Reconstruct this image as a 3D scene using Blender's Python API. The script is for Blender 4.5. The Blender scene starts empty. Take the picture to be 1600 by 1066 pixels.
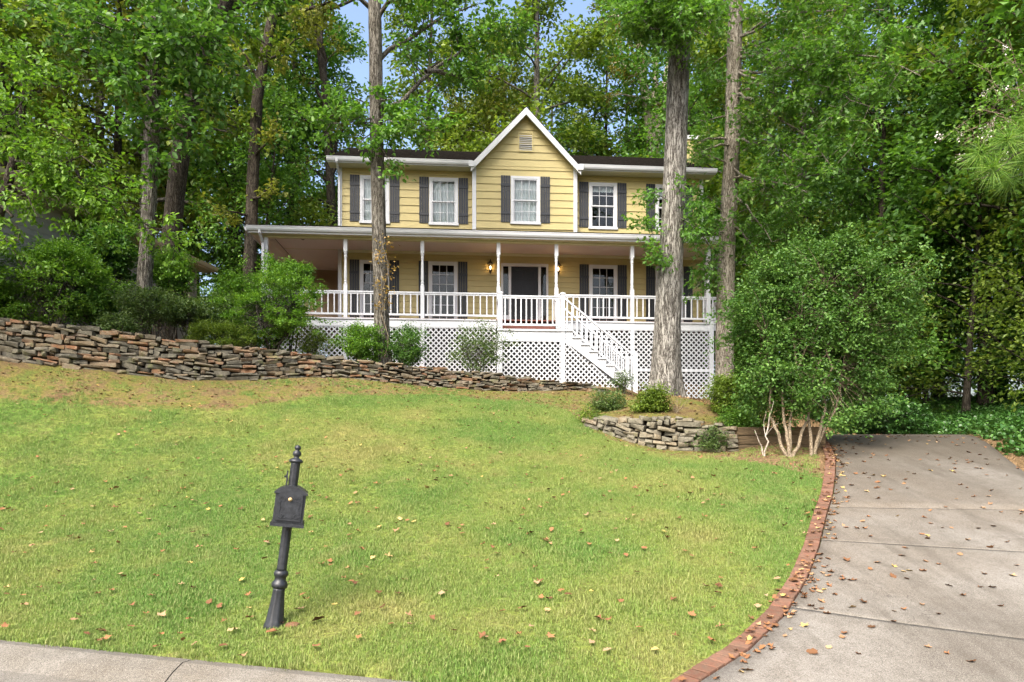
import bpy, bmesh, math, random
import numpy as np
from mathutils import Vector, Matrix

scene = bpy.context.scene
COL = scene.collection
R = math.radians
rng = np.random.default_rng(7)
random.seed(7)

# ------------------------------------------------------------------ camera, sky, sun, exposure
EYE = 1.75
FPX, CX, HY = 1067.0, 800.0, 690.0          # focal length in photo pixels, principal column, horizon row
cam_d = bpy.data.cameras.new('camera')
cam_d.sensor_width = 36.0
cam_d.lens = 36.0 * FPX / 1600.0
cam_d.shift_y = (HY - 533.0) / 1600.0
cam_d.clip_start = 0.1
cam_d.clip_end = 1500.0
cam = bpy.data.objects.new('camera', cam_d)
COL.objects.link(cam)
cam.location = (0, 0, EYE)
cam.rotation_euler = (R(90), 0, 0)
scene.camera = cam

SUN_EL, SUN_AZ = 48.0, 205.0                 # azimuth clockwise from +Y: behind the camera, to its left
world = bpy.data.worlds.new('World')
scene.world = world
world.use_nodes = True
wn = world.node_tree
wn.nodes.clear()
sky = wn.nodes.new('ShaderNodeTexSky')
sky.sky_type = 'NISHITA'
sky.sun_disc = False
sky.sun_elevation = R(SUN_EL)
sky.sun_rotation = R(SUN_AZ)
sky.air_density = 1.0
sky.dust_density = 5.0
sky.ozone_density = 1.0
bg = wn.nodes.new('ShaderNodeBackground')
bg.inputs['Strength'].default_value = 0.15
wo = wn.nodes.new('ShaderNodeOutputWorld')
wn.links.new(sky.outputs[0], bg.inputs[0])
wn.links.new(bg.outputs[0], wo.inputs[0])

sun_d = bpy.data.lights.new('sun', 'SUN')
sun_d.energy = 2.3
sun_d.angle = R(40)
sun_d.color = (1.0, 0.95, 0.86)
sun = bpy.data.objects.new('sun', sun_d)
COL.objects.link(sun)
sun.rotation_euler = (R(90 - SUN_EL), 0, R(180 - SUN_AZ))
sun.location = (-20, -30, 40)

scene.view_settings.view_transform = 'Standard'
scene.view_settings.look = 'None'
scene.view_settings.exposure = 1.5
scene.view_settings.gamma = 1.0
scene.view_settings.use_curve_mapping = False
scene.render.engine = 'CYCLES'
scene.cycles.max_bounces = 4
scene.cycles.diffuse_bounces = 3
scene.cycles.glossy_bounces = 3
scene.cycles.transmission_bounces = 4
scene.cycles.transparent_max_bounces = 8
scene.cycles.sample_clamp_indirect = 6.0
scene.cycles.use_denoising = True
scene.cycles.use_adaptive_sampling = True
scene.cycles.adaptive_threshold = 0.02
scene.cycles.caustics_reflective = False
scene.cycles.caustics_refractive = False


def P(px, py, Y):
    """photo pixel at depth Y -> world point"""
    return Vector(((px - CX) / FPX * Y, Y, EYE + (HY - py) / FPX * Y))


# ------------------------------------------------------------------ material helpers
class NT:
    def __init__(self, name):
        self.m = bpy.data.materials.new(name)
        self.m.use_nodes = True
        self.t = self.m.node_tree
        self.t.nodes.clear()
        self.out = self.n('ShaderNodeOutputMaterial')

    def n(self, typ, **kw):
        nd = self.t.nodes.new(typ)
        for k, v in kw.items():
            if k in nd.bl_rna.properties.keys() and k != 'inputs':
                setattr(nd, k, v)
            else:
                nd.inputs[k].default_value = v
        return nd

    def l(self, a, b):
        self.t.links.new(a, b)

    def coord(self, kind='Object', scale=(1, 1, 1)):
        if kind == 'World':
            g = self.n('ShaderNodeNewGeometry'); o = g.outputs['Position']
        else:
            g = self.n('ShaderNodeTexCoord'); o = g.outputs[kind]
        mp = self.n('ShaderNodeMapping')
        mp.inputs['Scale'].default_value = scale
        self.l(o, mp.inputs[0])
        return mp.outputs[0]

    def noise(self, vec, scale, detail=4, rough=0.55):
        nd = self.n('ShaderNodeTexNoise')
        nd.inputs['Scale'].default_value = scale
        nd.inputs['Detail'].default_value = detail
        nd.inputs['Roughness'].default_value = rough
        if vec is not None:
            self.l(vec, nd.inputs['Vector'])
        return nd.outputs['Fac']

    def ramp(self, fac, stops, interp='LINEAR'):
        nd = self.n('ShaderNodeValToRGB')
        cr = nd.color_ramp
        cr.interpolation = interp
        while len(cr.elements) < len(stops):
            cr.elements.new(0.5)
        for e, (p, c) in zip(cr.elements, stops):
            e.position = p
            e.color = (c[0], c[1], c[2], 1) if not isinstance(c, (int, float)) else (c, c, c, 1)
        self.l(fac, nd.inputs[0])
        return nd.outputs[0]

    def mix(self, fac, a, b, mode='MIX'):
        nd = self.n('ShaderNodeMix')
        nd.data_type = 'RGBA'
        nd.blend_type = mode
        for s, v in ((0, fac), (6, a), (7, b)):
            if isinstance(v, (int, float)):
                nd.inputs[s].default_value = v
            elif isinstance(v, tuple):
                nd.inputs[s].default_value = (v[0], v[1], v[2], 1)
            else:
                self.l(v, nd.inputs[s])
        return nd.outputs[2]

    def bump(self, h, strength, dist):
        b = self.n('ShaderNodeBump')
        b.inputs['Strength'].default_value = strength
        b.inputs['Distance'].default_value = dist
        self.l(h, b.inputs['Height'])
        return b.outputs[0]

    def pbr(self, col, rough=0.6, spec=0.3, metal=0.0, normal=None):
        p = self.n('ShaderNodeBsdfPrincipled')
        if isinstance(col, tuple):
            p.inputs['Base Color'].default_value = (col[0], col[1], col[2], 1)
        else:
            self.l(col, p.inputs['Base Color'])
        if isinstance(rough, (int, float)):
            p.inputs['Roughness'].default_value = rough
        else:
            self.l(rough, p.inputs['Roughness'])
        p.inputs['Specular IOR Level'].default_value = spec
        p.inputs['Metallic'].default_value = metal
        if normal is not None:
            self.l(normal, p.inputs['Normal'])
        return p

    def done(self, shader):
        self.l(shader.outputs[0], self.out.inputs[0])
        return self.m


def sc(c, k):
    return tuple(min(1, x * k) for x in c)


def paint(name, col, rough=0.45, var=0.12, dirt=0.25, scale=3.0, bump=0.1):
    t = NT(name)
    v = t.coord('Object')
    n1 = t.noise(v, scale, 5, 0.6)
    n2 = t.noise(v, scale * 9, 3, 0.6)
    c = t.ramp(n1, [(0.3, sc(col, 1 - var)), (0.7, sc(col, 1 + var * 0.4))])
    d = t.ramp(n2, [(0.55, 0.0), (0.8, 1.0)])
    c = t.mix(t_mul(t, d, dirt), c, sc(col, 0.55), 'MIX')
    return t.done(t.pbr(c, rough, 0.35, 0, t.bump(n2, bump, 0.01)))


def t_mul(t, sock, k):
    m = t.n('ShaderNodeMath')
    m.operation = 'MULTIPLY'
    m.inputs[1].default_value = k
    t.l(sock, m.inputs[0])
    return m.outputs[0]


def leaf_mat(name, dark, mid, light, trans=0.35, gloss=0.35, rough=0.45):
    t = NT(name)
    a = t.n('ShaderNodeAttribute')
    a.attribute_name = 'rnd'
    c = t.ramp(a.outputs['Fac'], [(0.0, dark), (0.5, mid), (0.92, light), (1.0, sc(light, 1.15))])
    p = t.pbr(c, rough, gloss)
    tr = t.n('ShaderNodeBsdfTranslucent')
    tc = t.mix(1.0, c, (1.25, 1.3, 0.55), 'MULTIPLY')
    t.l(tc, tr.inputs['Color'])
    ms = t.n('ShaderNodeMixShader')
    ms.inputs[0].default_value = trans
    t.l(p.outputs[0], ms.inputs[1])
    t.l(tr.outputs[0], ms.inputs[2])
    t.l(ms.outputs[0], t.out.inputs[0])
    return t.m


def bark_mat(name, dark, mid, light, zs=0.22, k=9.0, bs=0.9):
    t = NT(name)
    v = t.coord('Object', (1, 1, zs))
    n1 = t.noise(v, k, 6, 0.65)
    v2 = t.coord('Object', (1, 1, zs * 0.45))
    nf = t.noise(v2, k * 3.2, 4, 0.7)
    rd = t.n('ShaderNodeMath'); rd.operation = 'ABSOLUTE'
    sb = t.n('ShaderNodeMath'); sb.operation = 'SUBTRACT'; sb.inputs[1].default_value = 0.5
    t.l(nf, sb.inputs[0]); t.l(sb.outputs[0], rd.inputs[0])
    furrow = t.ramp(rd.outputs[0], [(0.0, 0.0), (0.10, 1.0)])
    fl_ = t.noise(t.coord('Object', (1, 1, 0.45)), k * 5.5, 3, 0.7)
    h = t.mix(0.45, n1, furrow)
    h = t.mix(0.38, h, fl_)
    c = t.ramp(h, [(0.36, dark), (0.49, mid), (0.64, light)])
    big = t.noise(t.coord('Object'), 1.1, 3, 0.5)
    c = t.mix(t.ramp(big, [(0.5, 0.0), (0.72, 0.5)]), c, sc(mid, 0.6))
    return t.done(t.pbr(c, 0.9, 0.15, 0, t.bump(h, bs, 0.03)))


# ------------------------------------------------------------------ mesh helpers
def link(o, parent=None):
    COL.objects.link(o)
    if parent is not None:
        o.parent = parent
    return o


def tag(o, label=None, cat=None, group=None, kind=None):
    if label: o['label'] = label
    if cat: o['category'] = cat
    if group: o['group'] = group
    if kind: o['kind'] = kind
    return o


def empty(name, loc=(0, 0, 0), rz=0.0):
    o = bpy.data.objects.new(name, None)
    o.empty_display_size = 0.3
    o.location = loc
    o.rotation_euler = (0, 0, rz)
    return link(o)


def np_mesh(name, V, F, mat=None, rnd=None, smooth=False):
    """V (n,3), F (m,k) all faces with k corners, or list of such arrays"""
    if not isinstance(F, list):
        F = [F]
    F = [np.asarray(f, np.int32) for f in F if len(f)]
    me = bpy.data.meshes.new(name)
    V = np.asarray(V, np.float32)
    me.vertices.add(len(V))
    me.vertices.foreach_set('co', V.ravel())
    loops = np.concatenate([f.ravel() for f in F])
    counts = np.concatenate([np.full(len(f), f.shape[1], np.int32) for f in F])
    starts = np.concatenate([[0], np.cumsum(counts)[:-1]]).astype(np.int32)
    me.loops.add(len(loops))
    me.loops.foreach_set('vertex_index', loops)
    me.polygons.add(len(counts))
    me.polygons.foreach_set('loop_start', starts)
    me.polygons.foreach_set('loop_total', counts)
    if smooth:
        me.polygons.foreach_set('use_smooth', np.ones(len(counts), bool))
    if rnd is not None:
        at = me.attributes.new('rnd', 'FLOAT', 'POINT')
        at.data.foreach_set('value', np.asarray(rnd, np.float32))
    me.update(calc_edges=True)
    if mat is not None:
        me.materials.append(mat)
    return me


class MB:
    """collects simple solids; build() links them as ONE mesh object"""
    def __init__(self):
        self.v = []
        self.f = []

    def add(self, vs, fs):
        b = len(self.v)
        self.v += [tuple(p) for p in vs]
        self.f += [tuple(i + b for i in f) for f in fs]
        return self

    def box(self, x0, x1, y0, y1, z0, z1):
        vs = [(x0, y0, z0), (x1, y0, z0), (x1, y1, z0), (x0, y1, z0), (x0, y0, z1), (x1, y0, z1), (x1, y1, z1), (x0, y1, z1)]
        return self.add(vs, [(0, 3, 2, 1), (4, 5, 6, 7), (0, 1, 5, 4), (1, 2, 6, 5), (2, 3, 7, 6), (3, 0, 4, 7)])

    def bar(self, a, b, w, h, up=(0, 0, 1)):
        """box along a->b, w across, h along 'up'"""
        a, b = Vector(a), Vector(b)
        d = (b - a).normalized()
        s = d.cross(Vector(up)).normalized()
        u = s.cross(d).normalized()
        s *= w / 2
        u *= h / 2
        vs = [a - s - u, a + s - u, a + s + u, a - s + u, b - s - u, b + s - u, b + s + u, b - s + u]
        return self.add(vs, [(3, 2, 1, 0), (4, 5, 6, 7), (0, 1, 5, 4), (1, 2, 6, 5), (2, 3, 7, 6), (3, 0, 4, 7)])

    def prism(self, poly, axis, t0, t1):
        """extrude a 2-D polygon (list of (a,b)) along axis 'x','y','z'"""
        def mk(a, b, t):
            return {'x': (t, a, b), 'y': (a, t, b), 'z': (a, b, t)}[axis]
        n = len(poly)
        vs = [mk(a, b, t0) for a, b in poly] + [mk(a, b, t1) for a, b in poly]
        fs = [tuple(range(n))[::-1], tuple(range(n, 2 * n))]
        fs += [(i, (i + 1) % n, (i + 1) % n + n, i + n) for i in range(n)]
        return self.add(vs, fs)

    def lathe(self, prof, c=(0, 0, 0), n=16):
        """prof: list of (r,z) from bottom to top"""
        vs, fs = [], []
        for r, z in prof:
            for k in range(n):
                a = 2 * math.pi * k / n
                vs.append((c[0] + r * math.cos(a), c[1] + r * math.sin(a), c[2] + z))
        m = len(prof)
        for i in range(m - 1):
            for k in range(n):
                k2 = (k + 1) % n
                fs.append((i * n + k, i * n + k2, (i + 1) * n + k2, (i + 1) * n + k))
        fs.append(tuple(range(n))[::-1])
        fs.append(tuple((m - 1) * n + k for k in range(n)))
        return self.add(vs, fs)

    def tube(self, pts, radii, n=8):
        V, F = tube_np(np.array([tuple(p) for p in pts], float), np.array(radii, float), n)
        return self.add(V.tolist(), F.tolist())

    def build(self, name, mat=None, parent=None, smooth=False, fixn=True):
        me = bpy.data.meshes.new(name)
        me.from_pydata(self.v, [], self.f)
        if fixn:
            bm = bmesh.new()
            bm.from_mesh(me)
            bmesh.ops.recalc_face_normals(bm, faces=bm.faces)
            bm.to_mesh(me)
            bm.free()
        if smooth:
            for p in me.polygons:
                p.use_smooth = True
        if mat is not None:
            me.materials.append(mat)
        return link(bpy.data.objects.new(name, me), parent)


def tube_np(pts, radii, n):
    m = len(pts)
    T = np.gradient(pts, axis=0)
    T /= np.linalg.norm(T, axis=1, keepdims=True) + 1e-9
    ref = np.array([0, 0, 1.0]) if abs(T[0, 2]) < 0.8 else np.array([1.0, 0, 0])
    A = np.cross(T, ref)
    A /= np.linalg.norm(A, axis=1, keepdims=True) + 1e-9
    B = np.cross(T, A)
    ang = np.arange(n) * 2 * np.pi / n
    V = pts[:, None, :] + radii[:, None, None] * (np.cos(ang)[None, :, None] * A[:, None, :] + np.sin(ang)[None, :, None] * B[:, None, :])
    V = V.reshape(-1, 3)
    i = np.arange(m - 1)[:, None] * n
    k = np.arange(n)[None, :]
    k2 = (k + 1) % n
    F = np.stack([i + k, i + k2, i + n + k2, i + n + k], -1).reshape(-1, 4)
    return V, F

# ------------------------------------------------------------------ the lie of the land
def tps_fit(pts, lam=0.02):
    pts = np.array(pts, float)
    X, z = pts[:, :2], pts[:, 2]
    n = len(X)
    r = np.linalg.norm(X[:, None] - X[None], axis=2)
    K = r ** 2 * np.log(r + 1e-9) + lam * np.eye(n)
    Pm = np.hstack([np.ones((n, 1)), X])
    A = np.zeros((n + 3, n + 3))
    A[:n, :n] = K
    A[:n, n:] = Pm
    A[n:, :n] = Pm.T
    w = np.linalg.solve(A, np.concatenate([z, [0, 0, 0]]))
    return X, w


def tps_eval(fit, x, y):
    X, w = fit
    x = np.asarray(x, float); y = np.asarray(y, float)
    sh = x.shape
    q = np.stack([x.ravel(), y.ravel()], 1)
    out = np.empty(len(q))
    for s in range(0, len(q), 20000):
        e = q[s:s + 20000]
        r = np.linalg.norm(e[:, None] - X[None], axis=2)
        out[s:s + 20000] = (r ** 2 * np.log(r + 1e-9)) @ w[:-3] + w[-3] + e @ w[-2:]
    return out.reshape(sh)


def drive_z(Y):
    Y = np.asarray(Y, float)
    return np.where(Y < 4.2, 0.0, np.where(Y < 12, 0.2 * (Y - 4.2), np.where(Y < 15.5, 1.56 + 0.2 * (Y - 12) - 0.2 / 7 * (Y - 12) ** 2, 1.91 - 0.01 * (Y - 15.5))))


DR_IN = np.array([(0.75, 4.1), (1.28, 4.69), (1.77, 5.12), (2.29, 5.72), (2.79, 6.46), (3.28, 7.3), (3.89, 8.44), (4.40, 9.36), (4.95, 10.45), (5.5, 11.6), (6.02, 12.96), (6.5, 15.0), (6.75, 17.5), (6.4, 21.0)])
DR_R = np.array([(8.2, 3.2), (6.9, 4.6), (6.5, 6.0), (6.75, 7.6), (7.3, 9.2), (7.96, 10.62), (8.44, 11.74), (9.42, 13.8), (10.2, 15.6), (10.6, 17.5), (10.6, 21.0)])
KA, KB = np.array([-4.15, 5.54]), np.array([-0.64, 4.57])     # the back edge of the kerb
KD = (KB - KA) / np.linalg.norm(KB - KA)
KN = np.array([-KD[1], KD[0]])                                 # towards the lawn


def drx(c, Y):
    return np.interp(Y, c[:, 1], c[:, 0])


W1 = [(-160, 552, 14.3, 493), (0, 560, 15.0, 500), (150, 578, 15.4, 515), (300, 593, 15.9, 534), (400, 593, 16.4, 546), (480, 588, 17.1, 553),
      (560, 592, 17.6, 565), (700, 606, 18.2, 578), (800, 611, 18.6, 589), (950, 615, 19.2, 606)]
W2 = [(911, 662, 14.0, 655), (972, 686, 13.5, 654), (1041, 701, 13.2, 653), (1104, 703, 13.0, 663), (1150, 704, 12.85, 669)]
TW = [(1136, 705, 12.95, 672), (1290, 724, 12.5, 664)]
w1b = [P(a, b, c) for a, b, c, d in W1]; w1t = [P(a, d, c) for a, b, c, d in W1]
w2b = [P(a, b, c) for a, b, c, d in W2]; w2t = [P(a, d, c) for a, b, c, d in W2]
twb = [P(a, b, c) for a, b, c, d in TW]; twt = [P(a, d, c) for a, b, c, d in TW]
far_l = [(-26.0, 11.8, 3.2), (-19.0, 13.0, 3.35)]
split = np.array([(-60, 9.0)] + [(p[0], p[1]) for p in far_l] + [(p.x, p.y) for p in w1b] + [(2.2, 17.4), (1.75, 15.6)] + [(p.x, p.y) for p in w2b] + [(twb[1].x, twb[1].y), (6.1, 12.15), (11, 12.15), (16, 13), (60, 13)])
share = [(2.55, 18.4, 2.98), (2.2, 17.4, 2.78), (1.95, 16.5, 2.6), (1.75, 15.6, 2.42), (1.6, 14.8, 2.27)]
for Y in np.arange(4.2, 21, 1.4):
    share.append((drx(DR_IN, Y) - 0.25, Y, float(drive_z(Y))))
    share.append((drx(DR_R, Y), Y, float(drive_z(Y))))
    share.append((drx(DR_R, Y) + 1.2, Y, float(drive_z(Y)) + 0.18))
    share.append((drx(DR_R, Y) + 5, Y, float(drive_z(Y)) + 0.8))
share += [(16, 26, 3.2), (9, 24, 2.7), (24, 14, 3.0), (24, 6, 1.5), (12, 28, 3.0)]
lower = [(p.x, p.y, p.z) for p in w1b] + [(p.x, p.y, p.z) for p in w2b] + [(p.x, p.y, p.z) for p in twb] + far_l + share
for t in np.arange(-14, 5.4, 1.6):
    q = KA + KD * t
    lower.append((q[0], q[1], 0.14))
    q = q + KN * 0.7
    lower.append((q[0], q[1], 0.22))
upper = [(p.x, p.y, p.z - 0.06) for p in w1t] + [(p.x, p.y, p.z - 0.06) for p in w2t] + [(p.x, p.y, p.z - 0.03) for p in twt] + [(-26, 12, 3.9), (-19, 13.2, 4.1)] + share
upper += [(6.2, 22.1, 3.2), (6.8, 20.2, 3.05), (3.9, 17.0, 2.93), (3.8, 20.6, 3.2), (2.0, 19.6, 3.2), (2.9, 20.0, 3.2), (1.2, 19.6, 3.3), (0.6, 20.4, 3.5), (-2, 20.6, 3.8), (-7.8, 21, 4.25), (-8, 28, 4.6), (7.5, 31, 3.6), (-2, 36, 4.7), (-14, 18, 4.6), (-14, 28, 4.9), (8, 36, 3.8), (20, 38, 4.0), (-25, 35, 5.2), (-25, 20, 5.0), (4.5, 15.2, 2.5)]
fl, fu = tps_fit(lower), tps_fit(upper)


def sdist(x, y):
    """signed distance to the split line, positive on the uphill side"""
    x = np.asarray(x, float); y = np.asarray(y, float)
    best = np.full(x.shape, 1e9)
    for a, b in zip(split[:-1], split[1:]):
        d = b - a
        L2 = d @ d
        t = np.clip(((x - a[0]) * d[0] + (y - a[1]) * d[1]) / L2, 0, 1)
        best = np.minimum(best, np.hypot(x - a[0] - t * d[0], y - a[1] - t * d[1]))
    # even-odd test of the region above the line
    ins = np.zeros(x.shape, bool)
    poly = np.vstack([split, [(60, 400), (-60, 400)]])
    for i in range(len(poly)):
        x0, y0 = poly[i]; x1, y1 = poly[(i + 1) % len(poly)]
        if y0 == y1:
            continue
        c = ((y0 > y) != (y1 > y)) & (x < (x1 - x0) * (y - y0) / (y1 - y0) + x0)
        ins ^= c
    return np.where(ins, best, -best)


def ss(e0, e1, v):
    t = np.clip((v - e0) / (e1 - e0), 0, 1)
    return t * t * (3 - 2 * t)


def H(x, y, raw=False):
    x = np.asarray(x, float); y = np.asarray(y, float)
    s = sdist(x, y)
    zl, zu = tps_eval(fl, x, y), tps_eval(fu, x, y)
    z = zl + (zu - zl) * ss(0.12, 0.34, s)
    far = np.maximum(ss(26, 45, np.abs(x - 1)), ss(38, 60, y))
    z = z * (1 - far) + 4.0 * far
    k = (x - KA[0]) * KN[0] + (y - KA[1]) * KN[1]               # distance uphill of the kerb
    z = np.where(k < 0.0, np.minimum(z, -0.25), z)
    z = z + 0.02 * np.sin(x * 2.1 + y * 1.3) * np.sin(y * 1.7 - x * 0.6) * ss(0.5, 2, k)
    sl = np.abs(drx(DR_IN, y + 0.1) - drx(DR_IN, y - 0.1)) / 0.2
    de = (drx(DR_IN, y) - x) / np.sqrt(1 + sl * sl)             # distance left of the drive's edge
    wd = (1 - ss(0.22, 1.1, de)) * (y > 3.9) * (y < 20)
    wd = np.where(x > drx(DR_R, y), 0, wd)
    z = z * (1 - wd) + (drive_z(y) - 0.025) * wd
    if not raw:
        ind = (x > drx(DR_IN, y) - 0.02) & (x < drx(DR_R, y)) & (y > 3) & (y < 21)
        z = np.where(ind, np.minimum(z, drive_z(y) - 0.12), z)
    return z


def h1(x, y, raw=False):
    return float(H(np.array([x]), np.array([y]), raw)[0])


def axis(lo, hi, f0, f1, fine, coarse):
    a = list(np.arange(f0, f1, fine))
    v, st = f1, fine
    while v < hi:
        a.append(v); st = min(st * 1.3, coarse); v += st
    v, st = f0, fine
    pre = []
    while v > lo:
        st = min(st * 1.3, coarse); v -= st; pre.append(v)
    return np.array(pre[::-1] + a)


gx = axis(-400, 400, -13, 12, 0.16, 40)
gy = axis(-120, 600, 3.4, 24, 0.16, 40)
GX, GY = np.meshgrid(gx, gy)
GZ = H(GX, GY)
nx, ny = len(gx), len(gy)
gi = np.arange(nx * ny).reshape(ny, nx)
GF = np.stack([gi[:-1, :-1], gi[:-1, 1:], gi[1:, 1:], gi[1:, :-1]], -1).reshape(-1, 4)

# how the ground is covered: lawn (1) / bare mulch and pine straw (0), and moss
sd_g = sdist(GX, GY)
LAWN_EDGE = np.array([(-60, 9), (-26, 11.4), (-11.6, 13.2), (-5.8, 14.2), (-4.2, 15.6), (-1.4, 16.7), (1.2, 15.7), (1.5, 13.6), (2.6, 12.4), (3.6, 11.5), (4.4, 10.6), (4.9, 10.0)])


def lawn_amount(x, y, gap=0.21):
    e = np.interp(x, LAWN_EDGE[:, 0], LAWN_EDGE[:, 1])
    a = 1 - ss(-0.5, 0.7, y - e)
    k = (x - KA[0]) * KN[0] + (y - KA[1]) * KN[1]
    a = a * ss(-0.12, 0.02, k)
    sl = np.abs(drx(DR_IN, y + 0.1) - drx(DR_IN, y - 0.1)) / 0.2
    return np.where(x > drx(DR_IN, y) - gap * np.sqrt(1 + sl * sl), 0, a)


lawn_a = lawn_amount(GX, GY, 0.0)
moss_a = np.exp(-((sd_g + 1.1) / 1.9) ** 2) * (GX < 3.5) + 0.75 * ((sd_g > 0) & (GX > 1.0) & (GX < 6) & (GY < 19.5))


def world_patch(t):
    """lush / dry patches of the lawn, shared by the soil and the blades (world space)"""
    v = t.coord('World', (1, 1, 0.4))
    return t.noise(v, 0.38, 4, 0.62), t.noise(v, 1.7, 3, 0.6), v


t = NT('lawn_soil')
p1, p2, v = world_patch(t)
fine = t.noise(v, 22, 4, 0.7)
g = t.ramp(p1, [(0.33, (0.24, 0.235, 0.07)), (0.46, (0.175, 0.225, 0.045)), (0.60, (0.10, 0.185, 0.03))])
g = t.mix(t.ramp(p2, [(0.56, 0.0), (0.8, 0.6)]), g, (0.24, 0.21, 0.08))
mul = t.ramp(fine, [(0.3, (0.10, 0.055, 0.028)), (0.5, (0.21, 0.135, 0.07)), (0.7, (0.30, 0.20, 0.11))])
mos = t.ramp(t.noise(v, 1.5, 6, 0.75), [(0.36, (0.13, 0.078, 0.042)), (0.45, (0.19, 0.14, 0.062)), (0.53, (0.175, 0.155, 0.04)), (0.62, (0.115, 0.15, 0.032))])
aL = t.n('ShaderNodeAttribute'); aL.attribute_name = 'lawn'
aM = t.n('ShaderNodeAttribute'); aM.attribute_name = 'moss'
edge = t.noise(v, 5, 4, 0.7)


def nz_mask(t, sock, nse, amt=0.9):
    m = t.n('ShaderNodeMath'); m.operation = 'ADD'
    t.l(sock, m.inputs[0])
    k = t.n('ShaderNodeMath'); k.operation = 'MULTIPLY_ADD'
    k.inputs[1].default_value = amt; k.inputs[2].default_value = -amt / 2
    t.l(nse, k.inputs[0])
    t.l(k.outputs[0], m.inputs[1])
    return t.ramp(m.outputs[0], [(0.4, 0.0), (0.6, 1.0)])


base = t.mix(nz_mask(t, aM.outputs['Fac'], edge), mul, mos)
base = t.mix(nz_mask(t, aL.outputs['Fac'], edge), base, g)
base = t.mix(t.ramp(fine, [(0.38, 0.7), (0.6, 0.0)]), base, (0.06, 0.045, 0.022))
M_SOIL = t.done(t.pbr(base, 0.95, 0.1, 0, t.bump(fine, 0.8, 0.05)))

gm = np_mesh('ground', np.stack([GX.ravel(), GY.ravel(), GZ.ravel()], 1), GF, M_SOIL, smooth=True)
for nm, arr in (('lawn', lawn_a), ('moss', moss_a)):
    at = gm.attributes.new(nm, 'FLOAT', 'POINT')
    at.data.foreach_set('value', arr.ravel().astype(np.float32))
ground = link(bpy.data.objects.new('ground', gm))
tag(ground, 'sloping front yard ground with lawn, moss and mulch', 'ground', kind='structure')

# ------------------------------------------------------------------ street and kerb
t = NT('asphalt')
v = t.coord('Object')
M_ASPH = t.done(t.pbr(t.ramp(t.noise(v, 60, 4, 0.8), [(0.3, (0.045, 0.045, 0.05)), (0.7, (0.11, 0.11, 0.115))]), 0.9, 0.2, 0, t.bump(t.noise(v, 90, 3, 0.8), 0.5, 0.01)))
s0 = KA - KD * 90 - KN * 0.46
s1 = KA + KD * 90 - KN * 0.46
mb = MB()
far = KN * 9
mb.add([(s0[0], s0[1], 0.0), (s1[0], s1[1], 0.0), (s1[0] - far[0], s1[1] - far[1], 0.02), (s0[0] - far[0], s0[1] - far[1], 0.02)], [(0, 1, 2, 3)])
street = mb.build('street', M_ASPH)
tag(street, 'grey asphalt street in front of the yard', 'street', kind='structure')


def concrete(name, a, b, c, scale=1.0, stain=0.5, streaks_and_shade=False):
    t = NT(name)
    v = t.coord('World')
    n0 = t.noise(v, 0.7 * scale, 5, 0.65)
    n1 = t.noise(v, 6 * scale, 5, 0.7)
    n2 = t.noise(v, 75, 4, 0.8)
    n3 = t.noise(v, 190, 2, 0.7)
    col = t.ramp(n0, [(0.3, a), (0.52, b), (0.72, c)])
    col = t.mix(t.ramp(n1, [(0.45, 0.0), (0.75, stain)]), col, sc(a, 0.75))
    br = t.noise(v, 0.33 * scale, 4, 0.6)
    col = t.mix(t.ramp(br, [(0.46, 0.0), (0.68, 0.55)]), col, (a[0] * 0.95, a[1] * 0.78, a[2] * 0.58))
    col = t.mix(t.ramp(n2, [(0.36, 0.75), (0.56, 0.0)]), col, sc(a, 0.42))
    col = t.mix(t.ramp(n3, [(0.52, 0.0), (0.66, 0.7)]), col, sc(c, 1.45))
    if streaks_and_shade:
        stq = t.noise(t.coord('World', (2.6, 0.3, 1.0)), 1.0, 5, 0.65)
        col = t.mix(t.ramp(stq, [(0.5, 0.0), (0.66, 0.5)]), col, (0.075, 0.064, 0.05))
    if streaks_and_shade:                                             # tree shade over the upper drive, painted into the colour as brown stain
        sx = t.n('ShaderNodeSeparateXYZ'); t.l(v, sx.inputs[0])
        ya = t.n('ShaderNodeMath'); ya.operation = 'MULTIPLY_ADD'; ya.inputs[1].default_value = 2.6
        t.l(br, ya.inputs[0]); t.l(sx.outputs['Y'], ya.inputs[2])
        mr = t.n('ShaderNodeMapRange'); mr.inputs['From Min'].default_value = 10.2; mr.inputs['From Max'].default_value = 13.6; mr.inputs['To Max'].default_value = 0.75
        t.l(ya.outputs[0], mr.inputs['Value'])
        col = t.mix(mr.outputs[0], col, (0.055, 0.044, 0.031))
    # fine wandering cracks
    vo = t.n('ShaderNodeTexVoronoi'); vo.feature = 'DISTANCE_TO_EDGE'
    vo.inputs['Scale'].default_value = 0.55
    wv = t.n('ShaderNodeVectorMath'); wv.operation = 'ADD'
    nn = t.n('ShaderNodeTexNoise'); nn.inputs['Scale'].default_value = 2.2; nn.inputs['Detail'].default_value = 4
    t.l(v, nn.inputs['Vector'])
    t.l(v, wv.inputs[0]); t.l(nn.outputs['Color'], wv.inputs[1])
    t.l(wv.outputs[0], vo.inputs['Vector'])
    brk = t.ramp(t.noise(v, 0.5, 2), [(0.5, 0.0), (0.6, 0.6)])
    crk = t.ramp(vo.outputs['Distance'], [(0.0, 1.0), (0.004, 0.0)])
    cm = t.n('ShaderNodeMath'); cm.operation = 'MULTIPLY'
    t.l(crk, cm.inputs[0]); t.l(brk, cm.inputs[1])
    col = t.mix(cm.outputs[0], col, sc(a, 0.3))
    return t.done(t.pbr(col, 0.85, 0.25, 0, t.bump(t.mix(0.5, n2, n1), 0.35, 0.012)))


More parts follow.
